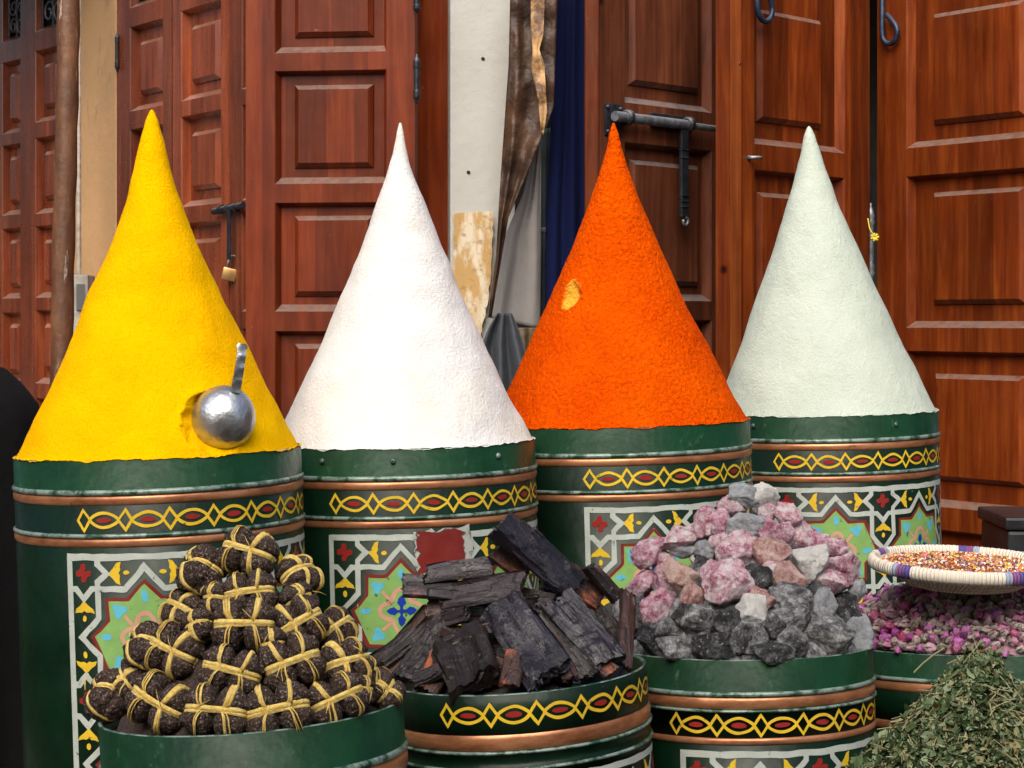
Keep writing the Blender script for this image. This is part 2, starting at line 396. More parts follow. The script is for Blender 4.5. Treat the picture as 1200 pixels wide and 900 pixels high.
# old glue patch, nail holes
n = N('old_glue_paper')
c = n.mix(n.ramp(n.noise(13, 6, .6, n.stretch(1.6, 1, .6)), [(.44, 0), (.56, 1)]), (.46, .28, .10), (.62, .54, .40))
n.col(n.mix(n.ramp(n.noise(50, 4), [(.55, 0), (.7, .8)]), c, (.25, .14, .05))); n.set(.7); n.bump(n.noise(20, 5), .002); GLUE = n.m
def patch(name, label, cat, outline, D, mat, th=.004, jag=0, seed=1):
    random.seed(seed); pts = []
    for i, (x, y) in enumerate(outline):
        x2, y2 = outline[(i + 1) % len(outline)]; m_ = max(1, int(math.hypot(x2 - x, y2 - y) / 6))
        for k in range(m_):
            t = k / m_; pts.append(P(x + (x2 - x) * t + random.uniform(-jag, jag), y + (y2 - y) * t + random.uniform(-jag, jag), D))
    bm = bmesh.new(); f = bm.faces.new([bm.verts.new(p) for p in pts])
    r = bmesh.ops.extrude_face_region(bm, geom=[f]); 
    for v in r['geom']:
        if isinstance(v, bmesh.types.BMVert): v.co.y += th
    return tag(bm_obj(name, bm, mat), label, cat)
patch('torn_poster', 'torn ochre glued paper on the lower white wall', 'poster', [(532, 250), (578, 248), (577, 300), (572, 350), (562, 400), (530, 400)], 6.215, GLUE, .005, 1)
for (x, y, lb) in ((566, 69, 'upper dark nail hole plug in the white wall'), (549, 202, 'lower dark nail hole plug in the white wall')):
    bm = bmesh.new(); tube(bm, [P(x, y, 6.2385 if x > 560 else 6.2295), P(x, y, 6.26)], .006, 10); tag(bm_obj('wall_plug', bm, IRON), lb, 'wall plug')

# cloths and hides hanging in the recess
def sheet(name, label, cat, L_, R2, D, mat, fold=.01, nf=3, nu=26, nv=50, th=.006, sag=0, seed=0, dR=0, ns=0):
    """L_/R2: left and right edge polylines [(x,y)...] top to bottom"""
    def along(pl, t):
        ls = [0]
        for p, q in zip(pl, pl[1:]): ls.append(ls[-1] + math.hypot(q[0] - p[0], q[1] - p[1]))
        s = t * ls[-1]
        for i in range(len(pl) - 1):
            if s <= ls[i + 1] or i == len(pl) - 2:
                k = (s - ls[i]) / max(1e-6, ls[i + 1] - ls[i]); return pl[i][0] + (pl[i + 1][0] - pl[i][0]) * k, pl[i][1] + (pl[i + 1][1] - pl[i][1]) * k
    V, Fc = [], []
    for j in range(nv + 1):
        a_, b2 = along(L_, j / nv), along(R2, j / nv)
        for i in range(nu + 1):
            t = i / nu; x = a_[0] + (b2[0] - a_[0]) * t; y = a_[1] + (b2[1] - a_[1]) * t
            d = D + dR * t - fold * math.sin(math.pi * 2 * nf * t + 1.3 * math.sin(j / nv * 3 + seed) + 2.2 * noise.noise(Vector((t * 3, j / nv * 1.5, seed)))) * min(1, .35 + j / nv)
            v = P(x, y, D); v.y = d; v += Vector((0, ns * fbm(v, 8, 3, seed), 0)); V.append(v)
    for j in range(nv):
        for i in range(nu):
            k = j * (nu + 1) + i; Fc.append((k, k + 1, k + nu + 2, k + nu + 1)[::-1])
    nV = len(V); V += [v + Vector((0, th, 0)) for v in V]
    Fc += [tuple(x + nV for x in f[::-1]) for f in Fc]
    W_ = nu + 1
    bd = [i for i in range(W_)] + [j * W_ + nu for j in range(1, nv + 1)] + [nv * W_ + i for i in range(nu - 1, -1, -1)] + [j * W_ for j in range(nv - 1, 0, -1)]
    for p, q in zip(bd, bd[1:] + bd[:1]): Fc.append((p, q, q + nV, p + nV))
    return tag(obj(name, mesh_of(name, V, Fc, mat)), label, cat)
def cloth(name, a, b, sc_=300):
    n = N(name); n.col(n.mix(n.noise(6, 4), a, b)); n.set(.9, 0, .2); n.bump(n.noise(sc_, 2, .5), .0008); n.bump(n.noise(12, 4), .004); return n.m
n = N('cracked_hide')
c = n.ramp(n.noise(7, 6, .65, n.stretch(2, 1, .8)), [(.35, (.02, .01, .006)), (.52, (.05, .022, .010)), (.7, (.10, .046, .02))])
v = n.new('ShaderNodeSeparateXYZ'); n.lk(n.obj, v.inputs[0])
n.col(c); n.set(.55); n.bump(n.voro(30, 'DISTANCE_TO_EDGE'), .003); n.bump(n.noise(40, 5), .004); HIDE = n.m
sheet('leather_hide', 'dark brown cracked leather hide hanging beside the white wall', 'hide', [(599, -60), (596, 75), (587, 200), (581, 300), (572, 372)],
      [(655, -60), (649, 125), (626, 185), (596, 255), (576, 372)], 6.08, HIDE, .018, 1.2, 20, 60, .012, seed=2, ns=.03)
n = N('worn_tan_hide'); n.col(n.mix(n.ramp(n.noise(16, 6, .7), [(.42, 0), (.58, 1)]), (.10, .045, .018), (.50, .29, .12))); n.set(.6); n.bump(n.noise(30, 5), .006); TANH = n.m
sheet('hide_strip', 'worn tan rough strip on the dark leather hide', 'hide', [(622, -50), (622, 30), (624, 60), (622, 80), (631, 120), (634, 158)],
      [(640, -50), (637, 40), (632, 58), (638, 75), (641, 130), (637, 158)], 6.05, TANH, .004, 1, 10, 60, .008, seed=4, ns=.03)
sheet('grey_canvas', 'pale grey canvas hanging under the leather hide', 'canvas', [(630, 160), (612, 230), (592, 275), (572, 372)],
      [(634, 160), (634, 230), (634, 300), (633, 385)], 6.17, cloth('grey_canvas', (.24, .225, .215), (.16, .152, .15)), .014, 1.6, seed=1)
sheet('blue_curtain', 'dark blue curtain hanging left of the bolted door', 'curtain', [(654, -60), (645, 150), (640, 250), (638, 420)],
      [(688, -60), (688, 100), (688, 250), (688, 420)], 6.2, cloth('navy_cloth', (.001, .005, .045), (.001, .004, .028)), .012, 2.2, seed=3)
sheet('teal_strip', 'narrow dark teal board between canvas and blue curtain', 'board', [(634, 150), (634, 300), (633, 440)],
      [(648, 150), (645, 300), (643, 440)], 6.32, simple('dark_teal_paint', (.03, .05, .055), .5, 0, (.015, .025, .028), 12), .002, 1)
bm = bmesh.new(); a_ = P(616, 267, 6.2); box(bm, a_.x, a_.x + .062, 6.2, 6.215, a_.z - .014, a_.z, .002)
tag(bm_obj('iron_latch', bm, IRON), 'short black iron latch bar on the grey canvas', 'latch')
sheet('dark_cloth', 'charcoal cloth bunched and hanging between the white and orange cones', 'cloth', [(582, 367), (572, 385), (564, 405), (552, 470), (545, 540)],
      [(600, 367), (608, 385), (616, 410), (628, 460), (640, 540)], 5.95, cloth('charcoal_cloth', (.09, .10, .115), (.045, .05, .058)), .035, 2.6, 50, 50, .006, seed=1)
sheet('patterned_bag', 'black bag with worn tan marks behind the charcoal cloth', 'bag', [(604, 384), (602, 460)], [(634, 384), (636, 460)], 6.15,
      simple('black_tan_patches', (.012, .01, .008), .6, 0, (.20, .13, .06), 16), .02, 1.5, seed=5, th=.03)

# bolted dark leaf behind the orange cone
kd = .0005
def DD(x): return 6.02 * math.exp(kd * (x - 702))
wall('door_post', 'reddish wooden post left of the bolted door', 686, 6.0, 702, 6.0, 0, 3.05, W_RED, .12)
rtB, atB, angB = leaf('panelled_door', 'dusty dark door leaf with a long iron bolt behind the orange cone', 702.5, DD(702.5), 846, DD(846),
     [(732, 834, -90, 121, 742, (744, 824, -70, 98)), (732, 834, 167, 352, 742, (744, 824, 186, 334)), (732, 834, 375, 540, 742)], W_DRK)
u0, D = atB(712); u1, D1 = atB(845); z0 = H - (137 - HY) * D / F; z1 = z0 - .004; bm = bmesh.new()
tube(bm, [(u0 - .005, -.032, z0), (u0 + (u1 - u0) * .66, -.032, z0 - .002)], .0155, 18); tube(bm, [(u0 + (u1 - u0) * .64, -.032, z0 - .002), (u1, -.032, z1)], .0105, 14)
bolt = bm_obj('bolt', bm, STEELB, rtB, True, 40)
bm = bmesh.new()
for x in (726, 797):
    uu, _ = atB(x); tube(bm, [(uu - .012, -.032, z0), (uu - .006, -.032, z0), (uu + .006, -.032, z0), (uu + .012, -.032, z0)], [.018, .024, .024, .018], 18)
uu, _ = atB(714); box(bm, uu - .025, uu + .055, -.006, .0, z0 - .055, z0 + .04, .004)
for (a_, b2) in ((-.015, -.045), (-.015, .028), (.045, .026)): tube(bm, [(uu + a_, 0, z0 + b2), (uu + a_, -.013, z0 + b2)], [.009, .005], 10)
uu, _ = atB(775); box(bm, uu - .06, uu + .14, -.008, .0, z0 - .012, z0 + .028, .003)
bm_obj('bolt_plate', bm, IRON, bolt, True, 35)
bm = bmesh.new(); uu, Dh = atB(791); zt_ = z0 - .018; zl = H - (255 - HY) * Dh / F
box(bm, uu - .016, uu + .018, -.04, -.028, zl, zt_, .003)
for q in (.06, .085, .2, .218, .235): box(bm, uu - .018, uu + .02, -.043, -.026, zt_ - q - .003, zt_ - q, .001)
hs = bm_obj('hasp', bm, IRON, bolt)
bm = bmesh.new(); tube(bm, [(uu + .006 + .012 * math.cos(t), -.036, zl - .012 + .012 * math.sin(t)) for t in [R_(100) - k * R_(300) / 14 for k in range(15)]], .0045, 8); bm_obj('hook', bm, STEELB, hs, True)

# bright leaf behind the green cone tip, with thick edge
kx = .00055
def DX(x): return 5.98 * math.exp(kx * (x - 855))
rt3, at3, ang3 = leaf('panelled_door', 'glossy cedar door leaf folded forward behind the pale green cone', 855, DX(855), 1019, DX(1019),
     [(884, 990, -110, 169, 890, (894, 968, 8, 141)), (884, 990, 199, 390, 890, (894, 968, 224, 368)), (884, 990, 412, 600, 890)], W_RED, th=.05)
a, ang, L, at = line_plane(838, 6.03, 854.5, 5.985)
bm = bmesh.new(); box(bm, -L, 0, .002, .05, .04, 3.0, .003)
e = bm_obj('leaf_edge', bm, W_EDGE, rt3)
e.location = (0, 0, 0); e.rotation_euler = (0, 0, ang - ang3)
def hook_loop(parent, at, xc, ytop, ybot, wpx, name='hook', open_=False):
    u, D = at(xc); s = D / F; zt_ = H - (ytop - HY) * s; zl = H - (ybot - HY) * s; wr = wpx * s / 2; bm = bmesh.new()
    pts = [(u - wr, -.02, zt_), (u - wr * 1.05, -.02, zl + wr * 1.6)]
    for k in range(13):
        t = math.pi + k * math.pi * 1.25 / 12; pts.append((u + wr * math.cos(t) + .0, -.02, zl + wr * 1.05 + wr * math.sin(t) * 1.05))
    pts.append((u - wr * .35, -.022, zl + wr * 2.9)) if open_ else pts.append((u + wr * .9, -.02, zt_))
    tube(bm, pts, .0085, 10); bm_obj(name, bm, iron('blue_black_iron', (.015, .025, .05), (.12, .15, .22)) if 'bbi' not in bpy.data.materials else IRON, parent, True)
hook_loop(rt3, at3, 890, -60, 26, 30)
u, D = at3(877); z = H - (185 - HY) * D / F; bm = bmesh.new(); tube(bm, [(u, 0, z), (u, -.012, z), (u + .012, -.03, z + .001), (u + .024, -.03, z)], [.008, .006, .0045, .005], 10)
bm_obj('door_knob', bm, STEELB, rt3, True)
bm = bmesh.new(); u, D = at3(865); z = H - (75 - HY) * D / F; tube(bm, [(u, 0, z), (u, -.008, z)], [.006, .004], 8); bm_obj('nail', bm, IRON, rt3)
# right leaf
k4 = -.00045
def D4(x): return DX(1022) * math.exp(k4 * (x - 1028))
rt4, at4, ang4 = leaf('panelled_door', 'broad glossy cedar door leaf with raised panels at the right edge', 1028, D4(1028), 1245, D4(1245),
     [(1062, 1212, -120, 174, 1062, (1088, 1196, 20, 149)), (1062, 1212, 207, 384, 1062, (1088, 1196, 227, 357)), (1062, 1212, 411, 590, 1062, (1090, 1196, 437, 560)),
      (1062, 1212, 616, 800, 1062)], W_RED, th=.05)
hook_loop(rt4, at4, 1048, -60, 52, 24, open_=True)
hinge(rt4, at4, 1023, 238, 335, STEELB, r=.0105)  # grey steel on a black hinge puts its grey highlights into the colour
# bit of yellow flower stuck in the hinge
FLW = simple('yellow_petal', (.7, .55, .05), .6); u, D = at4(1022)
bm = bmesh.new(); q = P(1017, 256, 6.5); tube(bm, [q, P(1019, 268, 6.48), P(1024, 276, 6.47)], .002, 6)
for k in range(7):
    t = k * .9; c_ = P(1025, 278, 6.46); tube(bm, [c_, c_ + Vector((math.cos(t) * .013, -.004, math.sin(t) * .013))], [.0025, .004], 6)
tag(bm_obj('flower_sprig', bm, FLW, None, True), 'tiny yellow flower sprig stuck on the black door hinge', 'flower')

# pipe, conduit, meter box on left
n = N('rusty_pipe'); c = n.ramp(n.noise(5, 6, .7, n.stretch(2, 2, .7)), [(.3, (.03, .012, .007)), (.52, (.11, .045, .02)), (.75, (.22, .10, .045))])
c = n.mix(n.ramp(n.noise(14, 6, .75, n.stretch(2.5, 2.5, .35)), [(.60, 0), (.64, .8)]), c, (.42, .36, .30)); n.col(c); n.set(.5); n.bump(n.noise(30, 5), .003); PIPE = n.m
bm = bmesh.new(); pp = []
for k in range(30):
    t = k / 29; y = -70 + t * 800; x = 81 - t * 13 + .8 * math.sin(t * 9); pp.append(P(x, y, 6.6))
tube(bm, pp, [.036 + .002 * math.sin(k * 2.1) for k in range(30)], 24)
tag(bm_obj('drain_pipe', bm, PIPE, None, True), 'rusty brown vertical drain pipe with scratches at the left', 'pipe')
bm = bmesh.new(); tube(bm, [P(92, -70, 6.85), P(92.5, 330, 6.85), P(91, 500, 6.85)], .008, 10)
tag(bm_obj('conduit_pipe', bm, simple('pale_paint', (.5, .45, .38), .6, 0, (.3, .25, .2), 30), None, True), 'thin pale conduit running down right of the rusty pipe', 'pipe')
a_ = P(86, 398, 6.75); b2 = P(103, 322, 6.75)
mb = root('meter_box', 'small white electric box low on the ochre wall beside the yellow cone', 'electric box', ((a_.x + b2.x) / 2, 6.78, a_.z))
hh = b2.z - a_.z; ww = (b2.x - a_.x) / 2
bm = bmesh.new(); box(bm, -ww, ww, -.03, .09, 0, hh, .004); bm_obj('box_case', bm, simple('dirty_white', (.72, .69, .6), .6, 0, (.36, .33, .28), 14), mb)
bm = bmesh.new(); box(bm, -ww * .55, ww * .6, -.036, -.031, hh * .45, hh * .86, .002); bm_obj('box_window', bm, simple('grey_window', (.2, .2, .19), .3), mb)

# ------------------------------------------------------------------ painted drums
def paint(name, c, wear=(.006, .032, .016), amt=.62, rough=.38):
    n = N(name)
    col_ = n.mix(n.ramp(n.noise(24, 5, .6), [(.3, 0), (.75, 1)]), c, tuple(x * .72 for x in c))
    col_ = n.mix(n.ramp(n.noise(55, 5, .7), [(amt, 0), (amt + .05, .85)]), col_, wear)
    n.col(col_); n.set(n.ramp(n.noise(20, 4), [(.3, rough - .1), (.7, rough + .15)]), 0, .5); n.bump(n.noise(70, 4), .0006)
    return n.m
def drum_green():
    n = N('green_drum_paint')
    c = n.mix(n.ramp(n.noise(5, 6, .65), [(.3, 0), (.7, 1)]), (.001, .007, .0025), (.002, .018, .007))
    c = n.mix(n.ramp(n.noise(26, 6, .75, n.stretch(1, 1, 1.6)), [(.68, 0), (.72, .7)]), c, (.07, .12, .08))
    c = n.mix(n.ramp(n.noise(11, 5, .7), [(.62, 0), (.8, .3)]), c, (.012, .045, .028))
    n.col(c); n.set(n.ramp(n.noise(12, 5), [(.3, .26), (.7, .5)]), 0, .20, .03); n.bump(n.noise(9, 3), .004); n.bump(n.noise(80, 4), .0005); return n.m
def drum_top():      # upper band: dusted, brighter green
    n = N('green_rim_paint')
    c = n.mix(n.ramp(n.noise(8, 6, .7), [(.3, 0), (.7, 1)]), (.0015, .019, .006), (.005, .044, .015))
    c = n.mix(n.ramp(n.noise(30, 6, .8, n.stretch(1, 1, .7)), [(.6, 0), (.72, .55)]), c, (.08, .15, .10))
    n.col(c); n.set(n.ramp(n.noise(14, 5), [(.3, .32), (.7, .55)]), 0, .22, .02); n.bump(n.noise(12, 3), .004); n.bump(n.noise(80, 4), .0006); return n.m
G_BODY, G_TOP = drum_green(), drum_top()
n = N('worn_glint_bead'); c = n.mix(n.ramp(n.noise(30, 5, .7), [(.42, 0), (.56, 1)]), (.015, .06, .035), (.22, .30, .26)); n.col(c); n.set(.35, .2); n.bump(n.noise(60, 4), .001); BEAD = n.m  # pale tone mixes worn paint with sky reflection put into the colour
n = N('copper_paint'); c = n.mix(n.ramp(n.noise(9, 6, .7, n.stretch(1, 1, 3)), [(.35, 0), (.6, 1)]), (.26, .09, .038), (.54, .24, .115))
c = n.mix(n.ramp(n.noise(30, 5, .7), [(.64, 0), (.7, .7)]), c, (.10, .05, .03)); n.col(c); n.set(.34, .55); n.bump(n.noise(40, 4), .001); COPPER = n.m
YEL = paint('yellow_paint', (.78, .52, .03)); WHT = paint('white_paint', (.50, .55, .50), amt=.63); RED = paint('red_paint', (.30, .018, .015))
MAR = paint('maroon_paint', (.20, .022, .018), (.4, .36, .32), .66); LGR = paint('light_green_paint', (.24, .45, .13)); CYA = paint('cyan_paint', (.12, .50, .66))
BLU = paint('blue_paint', (.008, .04, .36)); PNK = paint('pink_paint', (.66, .34, .24)); CHIP = paint('chipped_white', (.48, .50, .46), amt=.52)

def stroke(pts, w_, closed=False):
    """mitred stroke -> list of quads (2D)"""
    n_ = len(pts); L_, R2 = [], []
    for i in range(n_):
        p = Vector(pts[i]); a = Vector(pts[i - 1]) if (i > 0 or closed) else None; b = Vector(pts[(i + 1) % n_]) if (i < n_ - 1 or closed) else None
        d1 = (p - a).normalized() if a is not None else None; d2 = (b - p).normalized() if b is not None else None
        if d1 is None: nn = Vector((-d2.y, d2.x)); k = 1
        elif d2 is None: nn = Vector((-d1.y, d1.x)); k = 1
        else:
            n1 = Vector((-d1.y, d1.x)); n2 = Vector((-d2.y, d2.x)); nn = (n1 + n2).normalized(); k = 1 / max(.45, nn.dot(n1))
        L_.append(p + nn * w_ * .5 * k); R2.append(p - nn * w_ * .5 * k)
    q = []
    for i in range(n_ if closed else n_ - 1):
        j = (i + 1) % n_; q.append([L_[i], L_[j], R2[j], R2[i]])
    return q
def ell(cx, cy, rx, ry, n_=16, rot=0):
    o = []
    for k in range(n_):
        t = 2 * math.pi * k / n_; x, y = rx * math.cos(t), ry * math.sin(t)
        o.append((cx + x * math.cos(rot) - y * math.sin(rot), cy + x * math.sin(rot) + y * math.cos(rot)))
    return o
def star(cx, cy, h, tip, bw, tips=None):
    tips = tips or (tip, tip, tip, tip)   # top, right, bottom, left
    o = [(-h, -h), (-bw, -h), (0, -tips[0]), (bw, -h), (h, -h), (h, -bw), (tips[1], 0), (h, bw), (h, h), (bw, h), (0, tips[2]), (-bw, h), (-h, h), (-h, bw), (-tips[3], 0), (-h, -bw)]
    return [(cx + x, cy + y) for x, y in o]
def tulip(cx, cy, ang):
    """arrow-like flower: tip at +dir"""
    pts = [(.052, 0), (.030, .016), (.006, .040), (-.020, .080), (-.054, .094), (-.046, .05), (-.048, .024), (-.034, 0), (-.048, -.024), (-.046, -.05), (-.054, -.094), (-.020, -.080), (.006, -.040), (.030, -.016)]
    c_, s = math.cos(ang), math.sin(ang)
    return [(cx + x * c_ - y * s, cy + x * s + y * c_) for x, y in pts]
def panel_pattern(nx, ny):
    """(layer, material, polygon) in units of the period, x right, y down"""
    Q = []; cnt = [0]
    def add(poly, m, lay): Q.append((lay + (cnt[0] % 12) * .05, m, poly)); cnt[0] += 1
    def line(pts, closed=False, w_=.046):
        for q in stroke(pts, w_, closed): add(q, WHT, 1)
    XE, YE = nx + .25, ny + .25
    line([(-.023, 0), (XE + .023, 0)], w_=.052); line([(0, 0), (0, YE)], w_=.05); line([(XE, 0), (XE, YE)]); line([(0, YE), (XE, YE)])
    for i in range(nx + 1):
        for j in range(ny + 1):
            x, y = i, j
            if i < nx: line([(x + .25, y), (x + .25, y + .055), (x + .325, y + .125), (x + .25, y + .195), (x + .25, y + .25)])
            if i > 0: line([(x, y), (x, y + .055), (x - .075, y + .125), (x, y + .195), (x, y + .25)])
            if j < ny: line([(x, y + .25), (x + .055, y + .25), (x + .125, y + .325), (x + .195, y + .25), (x + .25, y + .25)])
            if j > 0: line([(x, y), (x + .055, y), (x + .125, y - .075), (x + .195, y), (x + .25, y)])
            cx, cy = x + .125, y + .125; a_ = .072; b2 = .026
            add([(cx - b2 * .6, cy - b2 * .6), (cx - b2, cy - a_ * .6), (cx - b2 * .7, cy - a_), (cx + b2 * .7, cy - a_), (cx + b2, cy - a_ * .6), (cx + b2 * .6, cy - b2 * .6),
                 (cx + a_ * .6, cy - b2), (cx + a_, cy - b2 * .7), (cx + a_, cy + b2 * .7), (cx + a_ * .6, cy + b2), (cx + b2 * .6, cy + b2 * .6),
                 (cx + b2, cy + a_ * .6), (cx + b2 * .7, cy + a_), (cx - b2 * .7, cy + a_), (cx - b2, cy + a_ * .6), (cx - b2 * .6, cy + b2 * .6),
                 (cx - a_ * .6, cy + b2), (cx - a_, cy + b2 * .7), (cx - a_, cy - b2 * .7), (cx - a_ * .6, cy - b2)], RED, 1)
            if i < nx:
                for k, dr in ((.385, math.pi), (.865, 0)): add(tulip(x + k, y + .125, dr), YEL, 1)
                for k in (.482, .768): add(ell(x + k, y + .125, .026, .018), YEL, 1)
            if j < ny:
                for k, dr in ((.385, -math.pi / 2), (.865, math.pi / 2)): add(tulip(x + .125, y + k, dr), YEL, 1)
                for k in (.482, .768): add(ell(x + .125, y + k, .018, .026), YEL, 1)
            if i < nx and j < ny:
                cx, cy = x + .625, y + .625
                line(star(cx, cy, .375, .5, .15, (.545 if j == 0 else .5, .5, .5, .53 if i == 0 else .5)), True)
                add(star(cx, cy, .312, .452, .135), RED if 0 else MAR, 1)
                add(star(cx, cy, .283, .412, .125), LGR, 2)
                for sx in (-1, 1):
                    for sy in (-1, 1):
                        X_, Y_ = cx + sx * .205, cy + sy * .205
                        dg = math.atan2(sy, sx)
                        add([(X_ + (.052 + .014 * math.cos(3 * (t - dg))) * math.cos(t), Y_ + (.052 + .014 * math.cos(3 * (t - dg))) * math.sin(t)) for t in [2 * math.pi * k / 26 for k in range(26)]], CYA, 3)
                        line_ = stroke([(cx + sx * .10, cy + sy * .10), (cx + sx * .165, cy + sy * .165)], .026)
                        for q in line_: add(q, PNK, 4)
                for dx, dy in ((0, -1), (1, 0), (0, 1), (-1, 0)):
                    add(ell(cx + dx * .315, cy + dy * .315, .05 if dx else .027, .05 if dy else .027), CYA, 3)
                    ang = math.atan2(dy, dx)
                    add([(cx + x2 * math.cos(ang) - y2 * math.sin(ang), cy + x2 * math.sin(ang) + y2 * math.cos(ang)) for x2, y2 in
                         [(0, .013), (.035, .011), (.05, .022), (.068, .038), (.085, .03), (.10, .028), (.13, 0), (.10, -.028), (.085, -.03), (.068, -.038), (.05, -.022), (.035, -.011), (0, -.013)]], BLU, 4.7)
                rg = []
                for k in range(64):
                    t = 2 * math.pi * k / 64; r_ = .152 + .034 * math.cos(4 * t); rg.append((cx + r_ * math.cos(t), cy + r_ * math.sin(t)))
                for q in stroke(rg, .036, True): add(q, PNK, 3)
                add(ell(cx, cy, .022, .022, 8), BLU, 5.4)
    return Q
def chain_pattern(n_, pitch=.079, h=.036):
    Q = []; lw = .0054; dw = .0125; cnt = 0
    def add(p, m, lay):
        nonlocal cnt; Q.append((lay + (cnt % 9) * .05, m, p)); cnt += 1
    for i in range(n_):
        x = i * pitch
        for q in stroke([(x - dw, 0), (x, -h / 2), (x + dw, 0), (x, h / 2)], lw * .9, True): add(q, YEL, 1)
        a_, b2 = x + dw - .001, x + pitch - dw + .001
        for s in (-1, 1):
            pts = [(a_ + (b2 - a_) * k / 14, s * (h * .36) * math.sin(math.pi * k / 14) ** .8) for k in range(15)]
            for q in stroke(pts, lw): add(q, YEL, 1)
        add(ell((a_ + b2) / 2, 0, .0140, .0048), RED, 1)
    return Q
def wrap(Q, name, parent, r, phi0, ztop, scale, wob=.0006, step=.011, lay_t=.00028):
    """cut polygons in narrow columns, bend them round the drum"""
    mats = []; bm = bmesh.new()
    for lay, m, poly in Q:
        if m not in mats: mats.append(m)
        try: f = bm.faces.new([bm.verts.new((p[0] * scale, p[1] * scale, lay)) for p in poly])
        except ValueError: continue
        f.material_index = mats.index(m)
    xs = [v.co.x for v in bm.verts]; x0, x1 = min(xs), max(xs)
    bmesh.ops.triangulate(bm, faces=[f for f in bm.faces if len(f.verts) > 4])
    x = x0 + step
    while x < x1:
        bmesh.ops.bisect_plane(bm, geom=bm.verts[:] + bm.edges[:] + bm.faces[:], plane_co=(x, 0, 0), plane_no=(1, 0, 0), dist=1e-7); x += step
    sd_ = random.random() * 50
    for v in bm.verts:
        u, vv, lay = v.co
        u += wob * noise.noise(Vector((u * 45, vv * 45, sd_))) * 2; vv += wob * noise.noise(Vector((u * 45, vv * 45, sd_ + 9))) * 2
        rr = r + .0004 + lay * lay_t; ph = phi0 + u / r
        v.co = Vector((rr * math.sin(ph), -rr * math.cos(ph), ztop - vv))
    for f in bm.faces:
        c_ = f.calc_center_median(); f.normal_update()
        if f.normal.dot(Vector((c_.x, c_.y, 0))) < 0: f.normal_flip()
        f.smooth = False
    me = bpy.data.meshes.new(name); bm.to_mesh(me); bm.free()
    for m in mats: me.materials.append(m)
    return obj(name, me, parent)
PP = {}
def drum(label, xpx, ypx, D, rpx, rot, pitch, bands, phi_chain, phi_panel, panel=(3, 2), chain_n=10, extra=None, nrivet=0):
    """bands: list from the rim down: ('top'|'plain'|'chain'|'hoop'|'bead'|'panel', height)"""
    r = rpx * D / F; rim = P(xpx, ypx, D)
    h = rim.z - .01
    rotE = Euler((R_(pitch), R_(-rot), 0)); Rm = rotE.to_matrix()
    loc = rim - Rm @ Vector((0, 0, h))
    rt = root('painted_drum', label, 'drum', loc, rotE, 'green painted spice drums')
    dphi = math.atan2(-rim.x, rim.y)
    prof, mi = [], []; z = h
    # inside of the rim
    inner = [(r * .12, h - .05), (r - .008, h - .05), (r - .007, h - .002), (r - .004, h + .0015), (r, h)]
    prof = inner[:]; mi = [1, 1, 2, 2]; hoops = []; marks = []
    for kind, hh in bands:
        hh = hh if hh else z - .001
        if kind == 'bead':
            for k in range(1, 7):
                t = math.pi * k / 6; prof.append((r + .0045 * math.sin(t), z - hh * (1 - math.cos(t)) / 2)); mi.append(2)
        elif kind == 'hoop':
            prof += [(r - .002, z - .001), (r - .002, z - hh + .001), (r, z - hh)]; mi += [0, 0, 0]; hoops.append((z, hh))
        else:
            prof.append((r, z - hh)); mi.append(1 if kind == 'top' else 0); marks.append((kind, z, hh))
        z -= hh
    prof = prof[::-1]; mi = mi[::-1]
    vs_, fs, mm = lathe(prof, 128, mi, True, True)
    me = mesh_of('drum_body', vs_, fs, [G_BODY, G_TOP, BEAD], mm)
    # dents
    for v in me.vertices:
        a = math.atan2(v.co.x, v.co.y); k = 1 + .0022 * math.sin(3 * a + xpx) + .004 * noise.noise(Vector((math.sin(a) * 2, math.cos(a) * 2, v.co.z * 6 + xpx))) * 0
        if 0: v.co.x *= k
    obj('drum_body', me, rt)
    for (z0, hh) in hoops:
        pr = []
        for k in range(9):
            t = k / 8; pr.append((r - .001 + .0035 * math.sin(math.pi * t) ** .5, z0 - hh + .0005 + (hh - .001) * t))
        v2, f2, m2 = lathe(pr, 128, None, False, False); obj('hoop', mesh_of('hoop', v2, f2, COPPER), rt)
    for kind, z0, hh in marks:
        if kind == 'chain':
            wrap(chain_pattern(chain_n), 'chain_band', rt, r, R_(phi_chain) + dphi, z0 - hh / 2, 1.0, .0009)
        if kind == 'panel':
            if panel not in PP: PP[panel] = panel_pattern(*panel)
            wrap(PP[panel], 'tile_panel', rt, r, R_(phi_panel) + dphi, z0 - .016, .2275, .0011)
    if nrivet:
        for q in range(nrivet):
            bm = bmesh.new(); ph = dphi + R_(-60 + 120 * (q + .5) / nrivet + 7 * math.sin(q * 3 + xpx)); c_ = Vector((math.sin(ph), -math.cos(ph), 0)); zz = h - bands[0][1] * .42
            b_ = c_ * r + Vector((0, 0, zz)); tube(bm, [b_, b_ + c_ * .003, b_ + c_ * .005], [.006, .0055, .003], 10)
            bm_obj('rivet', bm, BEAD, rt, True)
    return rt, r, h, dphi, Rm, loc
BK = [('top', .052), ('bead', .010), ('hoop', .018), ('chain', .050), ('bead', .008), ('hoop', .017), ('panel', None)]
dY = drum('green painted drum under the yellow cone at the left', 186, 528, 3.9, 166, 1.9, 0, BK, -30, -37, (3, 3), 12, nrivet=0)
dW = drum('green painted drum under the white cone with a maroon patch on its tiles', 472, 517, 4.25, 155, 1.3, 0, BK, -29, -31.5, (3, 2), 11, nrivet=3)
dO = drum('green painted drum under the orange cone', 725, 494, 4.6, 153, 1.6, 0, BK, -12.5, -14.4, (3, 2), 10)
dG = drum('green painted drum under the pale green cone at the back right', 966, 482, 5.05, 131, 1.2, 0, BK, -23, -25, (3, 2), 11, nrivet=2)
